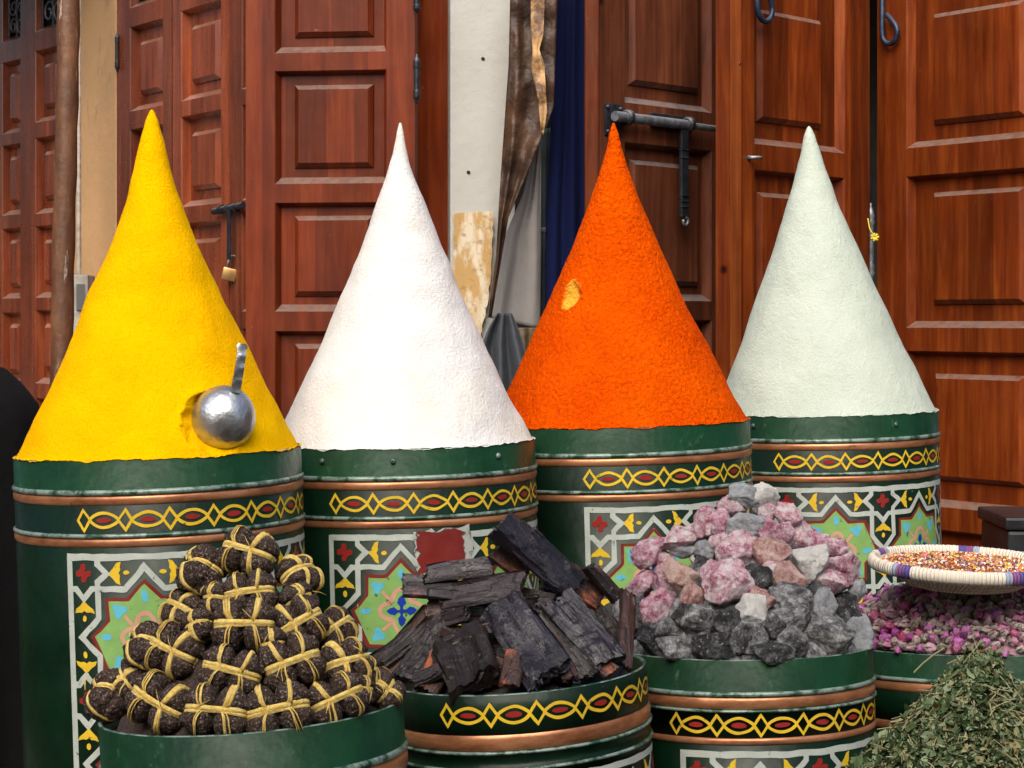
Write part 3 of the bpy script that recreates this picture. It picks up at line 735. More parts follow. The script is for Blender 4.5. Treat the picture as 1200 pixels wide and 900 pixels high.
FR = [('top', .056), ('bead', .009), ('hoop', .022), ('bead', .006), ('chain', .044), ('hoop', .014), ('panel', None)]
dB = drum('front green drum holding the brown tied bundles', 295, 830, 3.3, 177, 3.9, -1.4, [('top', .068), ('bead', .012), ('hoop', .03), ('chain', .05), ('hoop', .015), ('panel', None)], -30, -37, (1, 1), 9)
dK = drum('front green drum holding the black bark pieces', 605, 786, 3.65, 152, 4.2, 0, [('chain', .066), ('hoop', .028), ('bead', .006), ('plain', .022), ('bead', .006), ('panel', None)], -31, -37, (2, 1), 9)
dM = drum('front green drum holding the pink and grey rocks', 872, 756, 3.9, 149, 1.2, -2.5, FR, -31, -28, (2, 1), 9)
dR = drum('green drum of dried rosebuds at the right edge', 1152, 749, 4.2, 180, 1.0, -3, [('top', .046), ('bead', .008), ('hoop', .02), ('chain', .056), ('hoop', .02), ('panel', None)], 2, 14, (1, 1), 7)

# maroon repair patch with chipped fringe on the white cone's drum
def blob(pts, m, lay, seed, j=.0025, n_=7):
    random.seed(seed); o = []
    for i, (x, y) in enumerate(pts):
        x2, y2 = pts[(i + 1) % len(pts)]
        for k in range(n_): o.append((x + (x2 - x) * k / n_ + random.uniform(-j, j), y + (y2 - y) * k / n_ + random.uniform(-j, j)))
    return (lay, m, o)
rt_, r_, h_, dp_, _, _ = dW
wrap([blob([(-.003, -.002), (.105, -.008), (.112, .03), (.106, .085), (.09, .08), (.07, .083), (.06, .062), (.045, .09), (.01, .084), (-.004, .05)], CHIP, 7.5, 3, .006),
      blob([(0, 0), (.092, -.004), (.094, .03), (.09, .076), (.075, .072), (.064, .058), (.052, .066), (.04, .084), (.004, .078), (.003, .04)], MAR, 8.6, 4, .0045)],
     'paint_patch', rt_, r_, dp_ + R_(4.8), h_ - .163, 1.0, .001)

# ------------------------------------------------------------------ powder cones
def cone(name, label, dr, tip, ex, mat, lump=.002, hol=None, rp=1.0, over=1.0, grain=.0006, gs=120, tipw=.008):
    rt_, r, h, dphi, Rm, loc = dr
    base = loc + Rm @ Vector((0, 0, h - .004)); hc = (base.z - (H - (tip[1] - HY) * base.y / F))
    hc = (H - (tip[1] - HY) * base.y / F) - base.z
    tx = (tip[0] - 600) * base.y / F; lean = (tx - base.x)
    nth, nz = 380, 260; V, Fc = [], []
    r0 = r - .004
    sd_ = random.random() * 40
    for j in range(nz + 1):
        t = 1 - j / nz              # 1 at base, 0 at tip
        rr = r0 * (t ** ex) * over if t < 1 else r0
        rr = min(rr, r0) + tipw * (1 - t) * min(1, (t * 30)) ** .5
        z = hc * (1 - t)
        for k in range(nth):
            a = 2 * math.pi * k / nth; d = Vector((math.sin(a), math.cos(a), 0)); p = d * rr + Vector((lean * (1 - t), 0, z))
            e = lump * fbm(p, 9, 2, sd_) * min(1, t * 6 + .6) * min(1, (1 - t) * 14 + .1) + grain * fbm(p, gs, 2, sd_)
            p += d * e
            if hol:
                for (q, rad, dep) in hol:
                    ds = (p - q); ds.z *= .85
                    l = ds.length + .008 * noise.noise(p * 50)
                    if l < rad: p -= d * dep * (1 - (l / rad) ** 2.2) + Vector((0, 0, 0))
                    elif l < rad * 1.25: p += d * .003 * (1.25 - l / rad) * 4
            V.append(p)
    for j in range(nz):
        for k in range(nth):
            k2 = (k + 1) % nth; Fc.append((j * nth + k2, j * nth + k, (j + 1) * nth + k, (j + 1) * nth + k2))
    # powder creeping over the rim in places
    nb = len(V)
    for k in range(nth):
        a = 2 * math.pi * k / nth; d = Vector((math.sin(a), math.cos(a), 0)); q_ = noise.noise(Vector((math.sin(a) * 5, math.cos(a) * 5, sd_))) + .6 * noise.noise(Vector((math.sin(a) * 17, math.cos(a) * 17, sd_))) + .4 * noise.noise(Vector((math.sin(a) * 50, math.cos(a) * 50, sd_)))
        V[k].z += .006
        V.append(d * (r + .0010) + Vector((0, 0, .0045 - max(-.002, q_ * .0045))))
    for k in range(nth):
        k2 = (k + 1) % nth; Fc.append((k, k2, nb + k2, nb + k)[::-1])
    Fc.append(tuple(nz * nth + k for k in range(nth))[::-1]); Fc.append(tuple(nb + k for k in range(nth)))
    o = obj(name, mesh_of(name, V, Fc, mat)); o.location = base; o.rotation_euler = (0, 0, 0)
    # rim is tilted like the drum: shear the foot to follow it
    Rx = Rm
    for v in o.data.vertices:
        f = max(0, 1 - v.co.z / hc) ** 1.0
        q = Rx @ Vector((v.co.x, v.co.y, 0)); v.co.z += q.z * f
    return tag(o, label, 'spice cone', 'tall powder cones on green drums'), base, hc, r0, lean
def cone_hit(px, py, base, hc, r0, ex, lean):
    D = base.y - r0
    while D < base.y:
        p = P(px, py, D); t = 1 - (p.z - base.z) / hc
        cx = base.x + lean * (1 - t)
        if 0 < t <= 1.05 and math.hypot(p.x - cx, p.y - base.y) <= r0 * min(t, 1) ** ex: return p
        D += .002
    return P(px, py, base.y)
def basehc(dr, tip):
    rt_, r, h, dphi, Rm, loc = dr; base = loc + Rm @ Vector((0, 0, h - .004)); hc = (H - (tip[1] - HY) * base.y / F) - base.z
    return base, hc, r - .004, (tip[0] - 600) * base.y / F - base.x
YP = powder('turmeric_powder', (.84, .39, .0), (.92, .53, .0), 190, .0022)
WP = powder('white_powder', (.78, .77, .76), (.72, .705, .69), 170, .0022, warm=(.70, .64, .50))
OP_b, OP_h, OP_r, OP_l = basehc(dO, (719, 144)); q = cone_hit(669, 347, OP_b, OP_h, OP_r, 1.24, OP_l) - OP_b
OP = powder('paprika_powder', (.66, .052, .0), (.90, .115, .0), 105, .0055, .003, patch=((q.x, q.y, q.z), (.028, .055), (.85, .42, .04)), wd=.5)
GP = powder('pale_green_powder', (.47, .54, .46), (.56, .62, .54), 190, .0020, .0015)
b0, h0, r0, l0 = basehc(dY, (178, 128)); sq = cone_hit(248, 499, b0, h0, r0, 1.30, l0) - b0
cone('yellow_powder_cone', 'tall bright yellow powder cone with a metal scoop pushed into it', dY, (178, 128), 1.30, YP, .006,
     hol=[(sq, .058, .032)], grain=.0006, gs=50, tipw=.008)
cone('white_powder_cone', 'tall white powder cone between the yellow and orange ones', dW, (469, 144), 1.27, WP, .006, grain=.0006, gs=45, tipw=.003)
cone('orange_powder_cone', 'tall orange powder cone with a small yellow bare spot', dO, (719, 144), 1.24, OP, .004, hol=[(q, .026, .012)], grain=.0012, gs=70, tipw=.004)
cone('green_powder_cone', 'tall pale grey-green powder cone at the right', dG, (948, 148), 1.19, GP, .004, grain=.0006, gs=50, tipw=.008)

# scoop in the yellow cone
n = N('aluminium'); n.col(n.mix(n.noise(20, 5), (.40, .42, .44), (.6, .62, .64))); n.set(n.ramp(n.noise(15, 5), [(.3, .32), (.7, .5)]), 1.0); n.bump(n.noise(14, 4), .006); ALU = n.m
sp = P(262, 491, (sq + b0).y - .002)
rs_ = 1.08
rs = root('metal_scoop', 'round aluminium scoop stuck handle up in the yellow powder cone', 'scoop', sp, (R_(0), R_(6), R_(8)))
pr = []
for k in range(22):
    t = k / 21 * math.pi / 2; pr.append((.0535 * math.sin(t) + .0002, .050 * math.cos(t)))
for k in range(21, -1, -1):
    t = k / 21 * math.pi / 2; pr.append((.0515 * math.sin(t) + .0002, .048 * math.cos(t)))
vs_, fs, _ = lathe(pr, 64, None, False, False)
vs_ = [(x, -z + .018, y * 1.05) for (x, y, z) in vs_]
obj('bowl', mesh_of('bowl', vs_, fs, ALU), rs)
bm = bmesh.new(); pts = []; 
for k in range(25):
    t = k / 24; pts.append((.014 + .004 * math.sin(t * 2), -.006 - .012 * math.sin(t * 2.4), .046 + t * .083))
V0 = []
rings = []
for i, p in enumerate(pts):
    t = i / 24; wv = .0085 - .0012 * t + (.0015 if t > .9 else 0); dn = .0022 * abs(math.sin(t * math.pi * 4))
    if t > .97: wv *= .7
    rings.append([bm.verts.new((p[0] + sx * wv, p[1] + sy, p[2])) for sx, sy in ((-1, -.004), (-.4, -.0055), (.25, -.0055 + dn * 2.2), (1, -.002 + dn), (1, .003), (-1, .003))])
for A, B in zip(rings, rings[1:]):
    for k in range(6): bm.faces.new((A[k], A[(k + 1) % 6], B[(k + 1) % 6], B[k]))
bm.faces.new(rings[0]); bm.faces.new(rings[-1])
bm_obj('handle', bm, ALU, rs, True, 60)

rs.scale = (rs_,) * 3
# ------------------------------------------------------------------ heaps
def heap_fn(dr, apex, Rf=.93, p=1.0, flat=0):
    rt_, r, h, dphi, Rm, loc = dr; base = loc + Rm @ Vector((0, 0, h)); D = base.y
    ap = Vector(((apex[0] - 600) * D / F, D, H - (apex[1] - HY) * D / F)); hc = ap.z - base.z; R0 = r * Rf
    sx = Rm @ Vector((1, 0, 0)); sy = Rm @ Vector((0, 1, 0))
    def surf(x, y):
        rho0 = math.hypot(x - base.x, y - base.y) / R0
        f = max(0, 1 - rho0); cx = base.x + (ap.x - base.x) * f
        rho = math.hypot(x - cx, y - base.y) / R0
        zz = base.z + (x - base.x) * sx.z + (y - base.y) * sy.z
        return zz + hc * (1 - rho ** p) if rho < 1 else zz - (rho - 1) * .6
    def hit(px, py):
        best = (1e9, D)
        d = D - r * 1.02
        while d < D + r * .5:
            q = P(px, py, d); g = q.z - surf(q.x, q.y)
            if g <= 0: return q
            if g < best[0]: best = (g, d)
            d += .003
        return P(px, py, best[1])
    def nrm(q):
        e = .01; gx = (surf(q.x + e, q.y) - surf(q.x - e, q.y)) / (2 * e); gy = (surf(q.x, q.y + e) - surf(q.x, q.y - e)) / (2 * e)
        return Vector((-gx, -gy, 1)).normalized()
    return base, r, surf, hit, nrm, hc
def filler(name, label, cat, hf, mat, sink=.03, amp=.01, fr=40, seed=0):
    base, r, surf, hit, nrm, hc = hf; n_, m_ = 72, 34; V = [(base.x, base.y, surf(base.x, base.y) - sink)]; Fc = []
    for j in range(1, m_ + 1):
        rr = (r - .009) * j / m_
        for k in range(n_):
            a = 2 * math.pi * k / n_; x, y = base.x + rr * math.cos(a), base.y + rr * math.sin(a)
            z = surf(x, y) - sink; p = Vector((x, y, z)); p.z += amp * fbm(p, fr, 3, seed); V.append(p)
    for k in range(n_): Fc.append((0, 1 + k, 1 + (k + 1) % n_))
    for j in range(m_ - 1):
        for k in range(n_): a = 1 + j * n_; Fc.append((a + k, a + n_ + k, a + n_ + (k + 1) % n_, a + (k + 1) % n_))
    me = mesh_of(name, V, Fc, mat)
    return tag(obj(name, me), label, cat, None, 'stuff')

# ---- tied bundles
n = N('amber_crumb'); c = n.mix(n.ramp(n.noise(5, 6, .75), [(.35, 0), (.7, 1)]), (.020, .010, .007), (.11, .062, .045))
c = n.mix(n.ramp(n.noise(13, 4, .7), [(.555, 0), (.61, .85)]), c, (.50, .41, .34)); n.col(c); n.set(.62, 0, .4)
n.bump(n.voro(9), .10); n.bump(n.noise(12, 6, .75), .12); CRUMB = n.m
n = N('raffia'); n.col(n.mix(n.ramp(n.noise(6, 4, .6), [(.35, 0), (.7, 1)]), (.72, .47, .08), (.95, .76, .28))); n.set(.55); n.bump(n.noise(18, 5, .7), .004); RAF = n.m
def bradius(d, sd, single=False):
    """body radius in direction d, roughly a 2x2 lumpy block"""
    x, y, z = d
    if single: e = (abs(x / .92) ** 2.4 + abs(y / .85) ** 2.4 + abs(z / .88) ** 2.4) ** (-1 / 2.4)
    else: e = (abs(x / 1.28) ** 2.6 + abs(y / .78) ** 2.4 + abs(z / .92) ** 2.6) ** (-1 / 2.5)
    px_, pz_ = x * e, z * e
    e *= 1 - (.0 if single else .42 * math.exp(-(px_ / .15) ** 2)) - .34 * math.exp(-(pz_ / .16) ** 2) - .05 * math.exp(-((d.y * e) / .12) ** 2)
    if single: e *= 1 - .12 * math.exp(-(px_ / .12) ** 2)
    return e * (1 + .055 * fbm(d, 2.3, 2, sd))
def bundle_meshes(sd, single=False):
    random.seed(sd); bm = bmesh.new(); bmesh.ops.create_icosphere(bm, subdivisions=5, radius=1)
    for v in bm.verts:
        d = v.co.normalized(); v.co = d * (bradius(d, sd, single) + .06 * fbm(d, 7, 4, sd))
    for f in bm.faces: f.smooth = True
    body = bpy.data.meshes.new('bundle_body'); bm.to_mesh(body); bm.free(); body.materials.append(CRUMB)
    ties = []
    loops = [('h', 0)] + ([('v', 0)] if single else [('v', -.52), ('v', .52)])
    for kind, off in loops:
        bm = bmesh.new()
        for s in range(3):
            dz = (s - 1) * .07 + random.uniform(-.02, .02); tl = random.uniform(-.08, .08); pts = []; ph = random.uniform(0, 6)
            for k in range(49):
                t = 2 * math.pi * k / 48
                if kind == 'h':
                    d = Vector((math.cos(t), math.sin(t), 0)); d.z = dz + tl * math.cos(t + ph)
                else:
                    d = Vector((0, math.cos(t), math.sin(t)));
                    # plane x = off : direction of the point on that plane
                    rr = .8; d = Vector((off + dz + tl * math.sin(t + ph), rr * math.cos(t), rr * math.sin(t)))
                d.normalize(); e = bradius(d, sd, single)
                # raffia is taut: bridges the grooves
                if kind == 'h' and not single: e = max(e, .90 * (abs(d.x / 1.28) ** 2.6 + abs(d.y / .78) ** 2.4) ** (-1 / 2.5) * .93)
                pts.append(d * (e + .025 + .012 * s))
            tube(bm, pts, .092, 6, .2, True, up=pts[0])
        if kind == 'h':
            for q_ in range(1):
                st_p = Vector((random.choice((-.5, .5)), -.84, 0)); e_ = st_p + Vector((random.uniform(-.45, .45), random.uniform(-.22, -.05), random.uniform(-.5, .5)))
                tube(bm, [st_p, st_p * .5 + e_ * .5 + Vector((0, -.09, 0)), e_], [.05, .04, .015], 5, .35)
        me = bpy.data.meshes.new('raffia_tie'); bmesh.ops.recalc_face_normals(bm, faces=bm.faces)
        for f in bm.faces: f.smooth = True
        bm.to_mesh(me); bm.free(); me.materials.append(RAF); ties.append(me)
    return body, ties
BM_ = [bundle_meshes(11), bundle_meshes(23), bundle_meshes(37), bundle_meshes(51)]; BS_ = [bundle_meshes(61, True), bundle_meshes(77, True)]
hB = heap_fn(dB, (296, 640), .97, 1.15)
# x, y, width, height, roll, kind, label
BL = [(235, 671, 58, 58, 30, 's', 'dark round tied bundle at the left shoulder of the heap top'),
 (291, 648, 70, 50, -8, 'd', 'topmost tied brown bundle on the heap'),
 (349, 672, 60, 44, -8, 'd', 'tied bundle jutting right just below the topmost one'),
 (295, 693, 62, 50, 2, 'd', 'tied bundle directly under the topmost bundle'),
 (213, 713, 60, 44, -12, 'd', 'tied bundle under the round left shoulder bundle'),
 (285, 733, 74, 58, 2, 'd', 'tied bundle in the middle of the heap with two tall loops'),
 (353, 700, 46, 40, 25, 's', 'half hidden tied bundle below the one jutting right'),
 (351, 731, 62, 56, 14, 'd', 'tied bundle right of the middle one'),
 (391, 735, 52, 44, 10, 'd', 'small tied bundle on the upper right slope'),
 (205, 763, 70, 56, -6, 'd', 'wide tied bundle on the left slope with a cross of raffia'),
 (170, 757, 48, 58, 35, 's', 'tied bundle tucked behind the wide left slope one'),
 (271, 783, 74, 54, -2, 'd', 'tied bundle in the centre, one row above the rim row'),
 (342, 775, 72, 58, 12, 'd', 'tied bundle with wide loop right of centre, above the rim row'),
 (408, 777, 62, 52, 14, 'd', 'tied bundle on the right slope with knotted cross'),
 (434, 786, 34, 40, 0, 's', 'small bundle half hidden at the right slope edge'),
 (126, 812, 50, 60, 30, 's', 'leftmost tied bundle resting on the drum rim'),
 (152, 796, 50, 44, -20, 's', 'rounded bundle above and right of the leftmost one'),
 (184, 823, 78, 58, -10, 'd', 'second tied bundle from the left along the rim'),
 (251, 832, 78, 58, 2, 'd', 'tied bundle at the rim left of the front centre'),
 (325, 829, 80, 60, 4, 'd', 'tied bundle at the front centre right of the rim'),
 (393, 821, 72, 52, 8, 'd', 'tied bundle at the rim with an arched loop on the right'),
 (449, 812, 42, 44, 40, 's', 'rightmost tied bundle wedged against the drum rim'),
 (427, 806, 34, 36, 0, 's', 'small dark bundle between the arched one and the rightmost'),
 (250, 703, 38, 40, 0, 's', 'dark bundle deep in the gap near the heap top'),
 (233, 735, 40, 40, 10, 's', 'shadowed bundle deep between the left and middle ones'),
 (316, 758, 36, 40, 20, 's', 'shadowed bundle deep right of the middle bundle')]
for i, (x, y, w_, h2, roll, kd_, lb) in enumerate(BL):
    random.seed(900 + i); x += random.uniform(-3, 3); y += random.uniform(-3, 3)
    q = hB[3](x, y); nn = hB[4](q); s = w_ * q.y / F / 2
    body, ties = (BM_ if kd_ == 'd' else BS_)[i % (4 if kd_ == 'd' else 2)]
    sx = s / (1.30 if kd_ == 'd' else .95); sz = h2 * q.y / F / 2 / .95
    sx *= 1.06; sz *= 1.07; q = q - nn * sx * .05 * (i % 4)
    tilt = -math.atan2(nn.z, -nn.y) * .45
    rt = root('tied_bundle', lb, 'bundle', q, Euler((tilt, R_(-roll + random.uniform(-16, 16)), math.atan2(nn.x, -nn.y) * .6)), 'brown bundles tied with yellow raffia')
    rt.scale = (sx * 1.04, (sx + sz) / 2, sz * 1.04)
    b = obj('bundle_body', body, rt)
    for t in ties: obj('raffia_tie', t, rt)
filler('loose_crumbs', 'dark brown loose crumbs filling the drum under the bundles', 'crumbs', hB, simple('loose_crumb', (.014, .008, .006), .9, 0, (.06, .035, .026), 160, .006, 150), .040, .014, 34)

# ---- bark pieces
def bark(name, lo, mid, hi, thr=.6, gl=.32):
    n = N(name); g = n.noise(20, 6, .7, n.stretch(.35, 2.2, 2.2), .5)
    c = n.ramp(g, [(.32, lo), (.55, mid)])
    c = n.mix(n.ramp(n.noise(9, 6, .7, n.stretch(.7, 1.4, 1.4)), [(thr, 0), (thr + .08, .9)]), c, hi)
    n.col(c); n.set(n.ramp(n.noise(40, 4), [(.3, gl - .04), (.7, gl + .2)]), 0, .5); n.bump(g, .007); n.bump(n.voro(45, 'F1', n.stretch(.35, 1, 1)), .004); n.bump(n.noise(130, 4), .0015); return n.m
BK_BLK = bark('black_bark', (.003, .002, .002), (.014, .008, .007), (.10, .040, .030), .60, .26)
BK_BLU = bark('blue_black_bark', (.004, .003, .004), (.017, .014, .021), (.09, .05, .05), .64, .22)
BK_PNK = bark('greyed_bark', (.008, .005, .006), (.038, .028, .034), (.24, .10, .085), .56, .28)
BK_BRN = bark('reddish_bark', (.010, .004, .003), (.045, .018, .012), (.34, .085, .03), .54, .34)
def plank(L, W_, T, sd):
    random.seed(sd); nx, ny, nz = 34, 10, 5; bm = bmesh.new(); bmesh.ops.create_cube(bm, size=1)
    ex = [e for e in bm.edges if abs(e.verts[0].co.x - e.verts[1].co.x) > .5]; bmesh.ops.subdivide_edges(bm, edges=ex, cuts=nx, use_grid_fill=True)
    ey = [e for e in bm.edges if abs(e.verts[0].co.y - e.verts[1].co.y) > .5]; bmesh.ops.subdivide_edges(bm, edges=ey, cuts=ny, use_grid_fill=True)
    ez = [e for e in bm.edges if abs(e.verts[0].co.z - e.verts[1].co.z) > .5]; bmesh.ops.subdivide_edges(bm, edges=ez, cuts=nz, use_grid_fill=True)
    bend = random.uniform(-.12, .12); tap = random.uniform(-.12, .12); sk = random.uniform(-.3, .3); sk2 = random.uniform(-.3, .3)
    for v in bm.verts:
        x, y, z = v.co
        # round the section a little
        k = max(abs(y), abs(z)) / (math.hypot(y, z) + 1e-6); m_ = .45 * k + .55; y *= m_ * 1.12; z *= m_ * 1.12
        X = x * L + (y * W_) * (sk if x > 0 else sk2); Y = y * W_ * (1 + tap * x * 2); Z = z * T
        q = Vector((X, Y, Z)); rag = fbm(Vector((0, y * 3, z * 2)), 3, 3, sd + (5 if x > 0 else 0)) * .06 * L * (abs(x) * 2) ** 5
        ridge = fbm(Vector((X * 4, Y * 60, Z * 60)), 1, 3, sd)
        lay = abs(fbm(Vector((X * 5, Y * 20, Z * 60)), 1, 2, sd + 3))
        q += Vector((rag * (1 if x > 0 else -1), ridge * .06 * W_ * (1 if y > 0 else -1), (ridge * .10 + .16 * math.floor(2.5 * fbm(Vector((X * 7, Y * 26, 3.3)), 1, 2, sd)) - lay * .16) * T * (1 if z > 0 else -1)))
        q.y += .5 * W_ * bend * (4 * x * x) + W_ * .04 * noise.noise(Vector((X * 16, sd, 0))); q.z += T * .12 * noise.noise(Vector((X * 14, sd, 4)))
        v.co = q
    bmesh.ops.recalc_face_normals(bm, faces=bm.faces)
    for e in bm.edges:
        if len(e.link_faces) == 2 and e.calc_face_angle(0) > R_(32): e.smooth = False
    for f in bm.faces: f.smooth = True
    me = bpy.data.meshes.new('bark_piece'); bm.to_mesh(me); bm.free(); return me
hK = heap_fn(dK, (600, 672), .95, 1.15)
WL = [(581, 622, 662, 694, 40, .030, 'U', 'long flat dark bark plank leaning diagonally at the heap top'),
 (523, 704, 612, 687, 29, .012, 'P', 'pale grey bark stick lying level across the heap'),
 (474, 686, 540, 692, 24, .006, 'P', 'short bark stick poking out to the left above the heap'),
 (500, 672, 575, 662, 24, .0, 'P', 'grey bark slab lying level behind the round dark knob'),
 (448, 776, 520, 712, 30, .0, 'K', 'bark strip leaning on the upper left slope'),
 (452, 792, 512, 735, 26, .012, 'R', 'pinkish brown edged bark strip leaning at the far left'),
 (478, 800, 527, 735, 38, .010, 'K', 'broad black bark plank second from the left at the rim'),
 (542, 752, 560, 806, 60, .014, 'K', 'wide black bark chunk standing at the front centre of the rim'),
 (590, 716, 646, 795, 50, .020, 'U', 'big flat bluish black plank leaning right of centre'),
 (652, 712, 712, 782, 44, .018, 'U', 'second bluish plank leaning down to the right rim'),
 (682, 706, 727, 758, 30, .006, 'K', 'black bark plank at the far right behind the bluish one'),
 (664, 672, 704, 702, 34, .0, 'R', 'bark chunk with an orange broken face on the upper right'),
 (734, 700, 730, 782, 17, .012, 'B', 'narrow brown bark stick standing upright at the right rim'),
 (540, 719, 622, 709, 22, -.004, 'K', 'thin dark bark stick under the pale level one'),
 (580, 647, 616, 676, 20, .004, 'R', 'pinkish splinter under the diagonal top plank'),
 (512, 740, 545, 755, 9, .018, 'R', 'small reddish splinter left of the centre gap'),
 (562, 764, 592, 778, 8, .010, 'R', 'small reddish splinter right of the wide front chunk'),
 (492, 800, 522, 786, 17, .018, 'P', 'small grey bark chip low near the left rim'),
 (622, 722, 684, 792, 30, .002, 'K', 'dark bark plank wedged between the two bluish planks'),
 (502, 712, 536, 712, 28, .004, 'R', 'short dark brown bark block under the pale stick'),
 (575, 740, 600, 760, 30, -.03, 'K', 'black bark lump deep in the centre gap'),
 (520, 770, 500, 808, 30, .0, 'R', 'reddish bark chunk low between the left plank and the front chunk'),
 (560, 690, 640, 706, 34, -.02, 'K', 'dark bark slab inside the heap behind the pale stick'),
 (640, 690, 690, 720, 30, -.01, 'K', 'dark bark slab under the orange faced chunk'),
 (640, 742, 668, 796, 20, .008, 'R', 'thin reddish bark sliver between the two big bluish planks'),
 (498, 738, 548, 722, 16, .012, 'P', 'thin greyish sliver lying across the left planks'),
 (462, 762, 504, 716, 14, .010, 'R', 'narrow reddish strip at the upper left edge of the heap'),
 (700, 736, 724, 776, 18, .010, 'K', 'short black slab just left of the upright brown stick'),
 (556, 742, 594, 734, 12, .014, 'P', 'thin grey sliver above the right end of the front chunk'),
 (690, 664, 722, 700, 16, .004, 'K', 'thin black slab at the upper right edge of the heap'),
 (606, 770, 596, 806, 24, .012, 'R', 'small brown slab standing at the rim right of the front chunk'),
 (462, 790, 490, 808, 20, .006, 'K', 'small black slab low at the far left rim'),
 (690, 770, 716, 790, 18, .010, 'R', 'small brown chip low at the right rim'),
 (585, 712, 560, 742, 20, .0, 'K', 'black slab in the middle gap leaning left')]
MB = {'K': BK_BLK, 'U': BK_BLU, 'P': BK_PNK, 'R': BK_BRN, 'B': BK_BRN}
for i, (x0, y0, x1, y1, w_, lift, mk, lb) in enumerate(WL):
    A, B = hK[3](x0, y0), hK[3](x1, y1); ctr = (A + B) / 2; nn = hK[4](ctr)
    # keep the plank close to the slope
    ax = (B - A); L = ax.length * 1.04; ax.normalize(); W_ = w_ * ctr.y / F
    view = Vector((0, -1, 0)); nn = (nn * .55 + view * .6); nn = (nn - ax * nn.dot(ax)).normalized(); by = nn.cross(ax)
    me = plank(L, W_, W_ * (.42 if w_ > 20 else .6), 100 + i * 7); me.materials.append(MB[mk])
    o = obj('bark_piece', me); o.matrix_world = Matrix.Translation(ctr + nn * (lift - .004)) @ Matrix((ax, by, nn)).transposed().to_4x4()
    tag(o, lb, 'bark piece', 'black bark pieces heaped in the drum')
bm = bmesh.new(); bmesh.ops.create_uvsphere(bm, u_segments=24, v_segments=16, radius=.019)
for v in bm.verts: v.co = v.co * (1 + .35 * fbm(v.co, 30, 3)); v.co.y *= .7; v.co.x *= .9
o = bm_obj('resin_lump', bm, simple('dark_red_resin', (.028, .006, .005), .6, 0, (.010, .004, .004), 60, .006), None, True); o.location = hK[3](551, 676) + Vector((0, .004, 0))
tag(o, 'round dark red knob behind the pale level bark stick', 'resin lump')
filler('bark_crumbs', 'black bark crumbs filling the drum under the bark pieces', 'crumbs', hK, BK_BLK, .035, .014, 25, 5)

# ---- mineral rocks
def rockmat(name, stops, fleck=None, fam=.62, rough=.7):
    n = N(name); c = n.ramp(n.noise(42, 10, .82, None, .15), stops)
    if fleck: c = n.mix(n.ramp(n.noise(85, 6, .8), [(fam - .06, 0), (fam, .9)]), c, fleck)
    n.col(c); n.set(rough, 0, .4); n.bump(n.noise(45, 9, .8), .020); n.bump(n.voro(70), .003); return n.m
RK = {'p': rockmat('pink_rock', [(.36, (.16, .04, .06)), (.44, (.50, .19, .27)), (.50, (.72, .46, .53)), (.58, (.86, .78, .78))], (.86, .78, .76), .64),
      'm': rockmat('magenta_rock', [(.34, (.10, .02, .035)), (.43, (.40, .12, .20)), (.51, (.66, .38, .48)), (.61, (.85, .74, .78))], (.8, .7, .7), .66),
      'b': rockmat('brown_pink_rock', [(.33, (.09, .03, .028)), (.43, (.34, .14, .13)), (.52, (.58, .36, .33)), (.66, (.76, .62, .58))], (.75, .66, .6), .66),
      't': rockmat('tan_pink_rock', [(.34, (.22, .09, .07)), (.45, (.55, .34, .28)), (.56, (.70, .52, .47)), (.68, (.82, .72, .67))], (.6, .2, .25), .68),
      'w': rockmat('white_rock', [(.32, (.55, .53, .49)), (.48, (.80, .79, .76)), (.7, (.86, .85, .84))], None),
      'g': rockmat('grey_rock', [(.36, (.02, .02, .022)), (.45, (.10, .10, .108)), (.53, (.28, .28, .29)), (.62, (.62, .62, .62))], (.62, .6, .58), .66),
      'l': rockmat('light_grey_rock', [(.30, (.15, .16, .18)), (.48, (.36, .38, .41)), (.65, (.58, .60, .62))], None),
      'd': rockmat('dark_rock', [(.38, (.010, .010, .012)), (.50, (.04, .04, .045)), (.62, (.22, .22, .22))], (.55, .53, .5), .64, .5)}
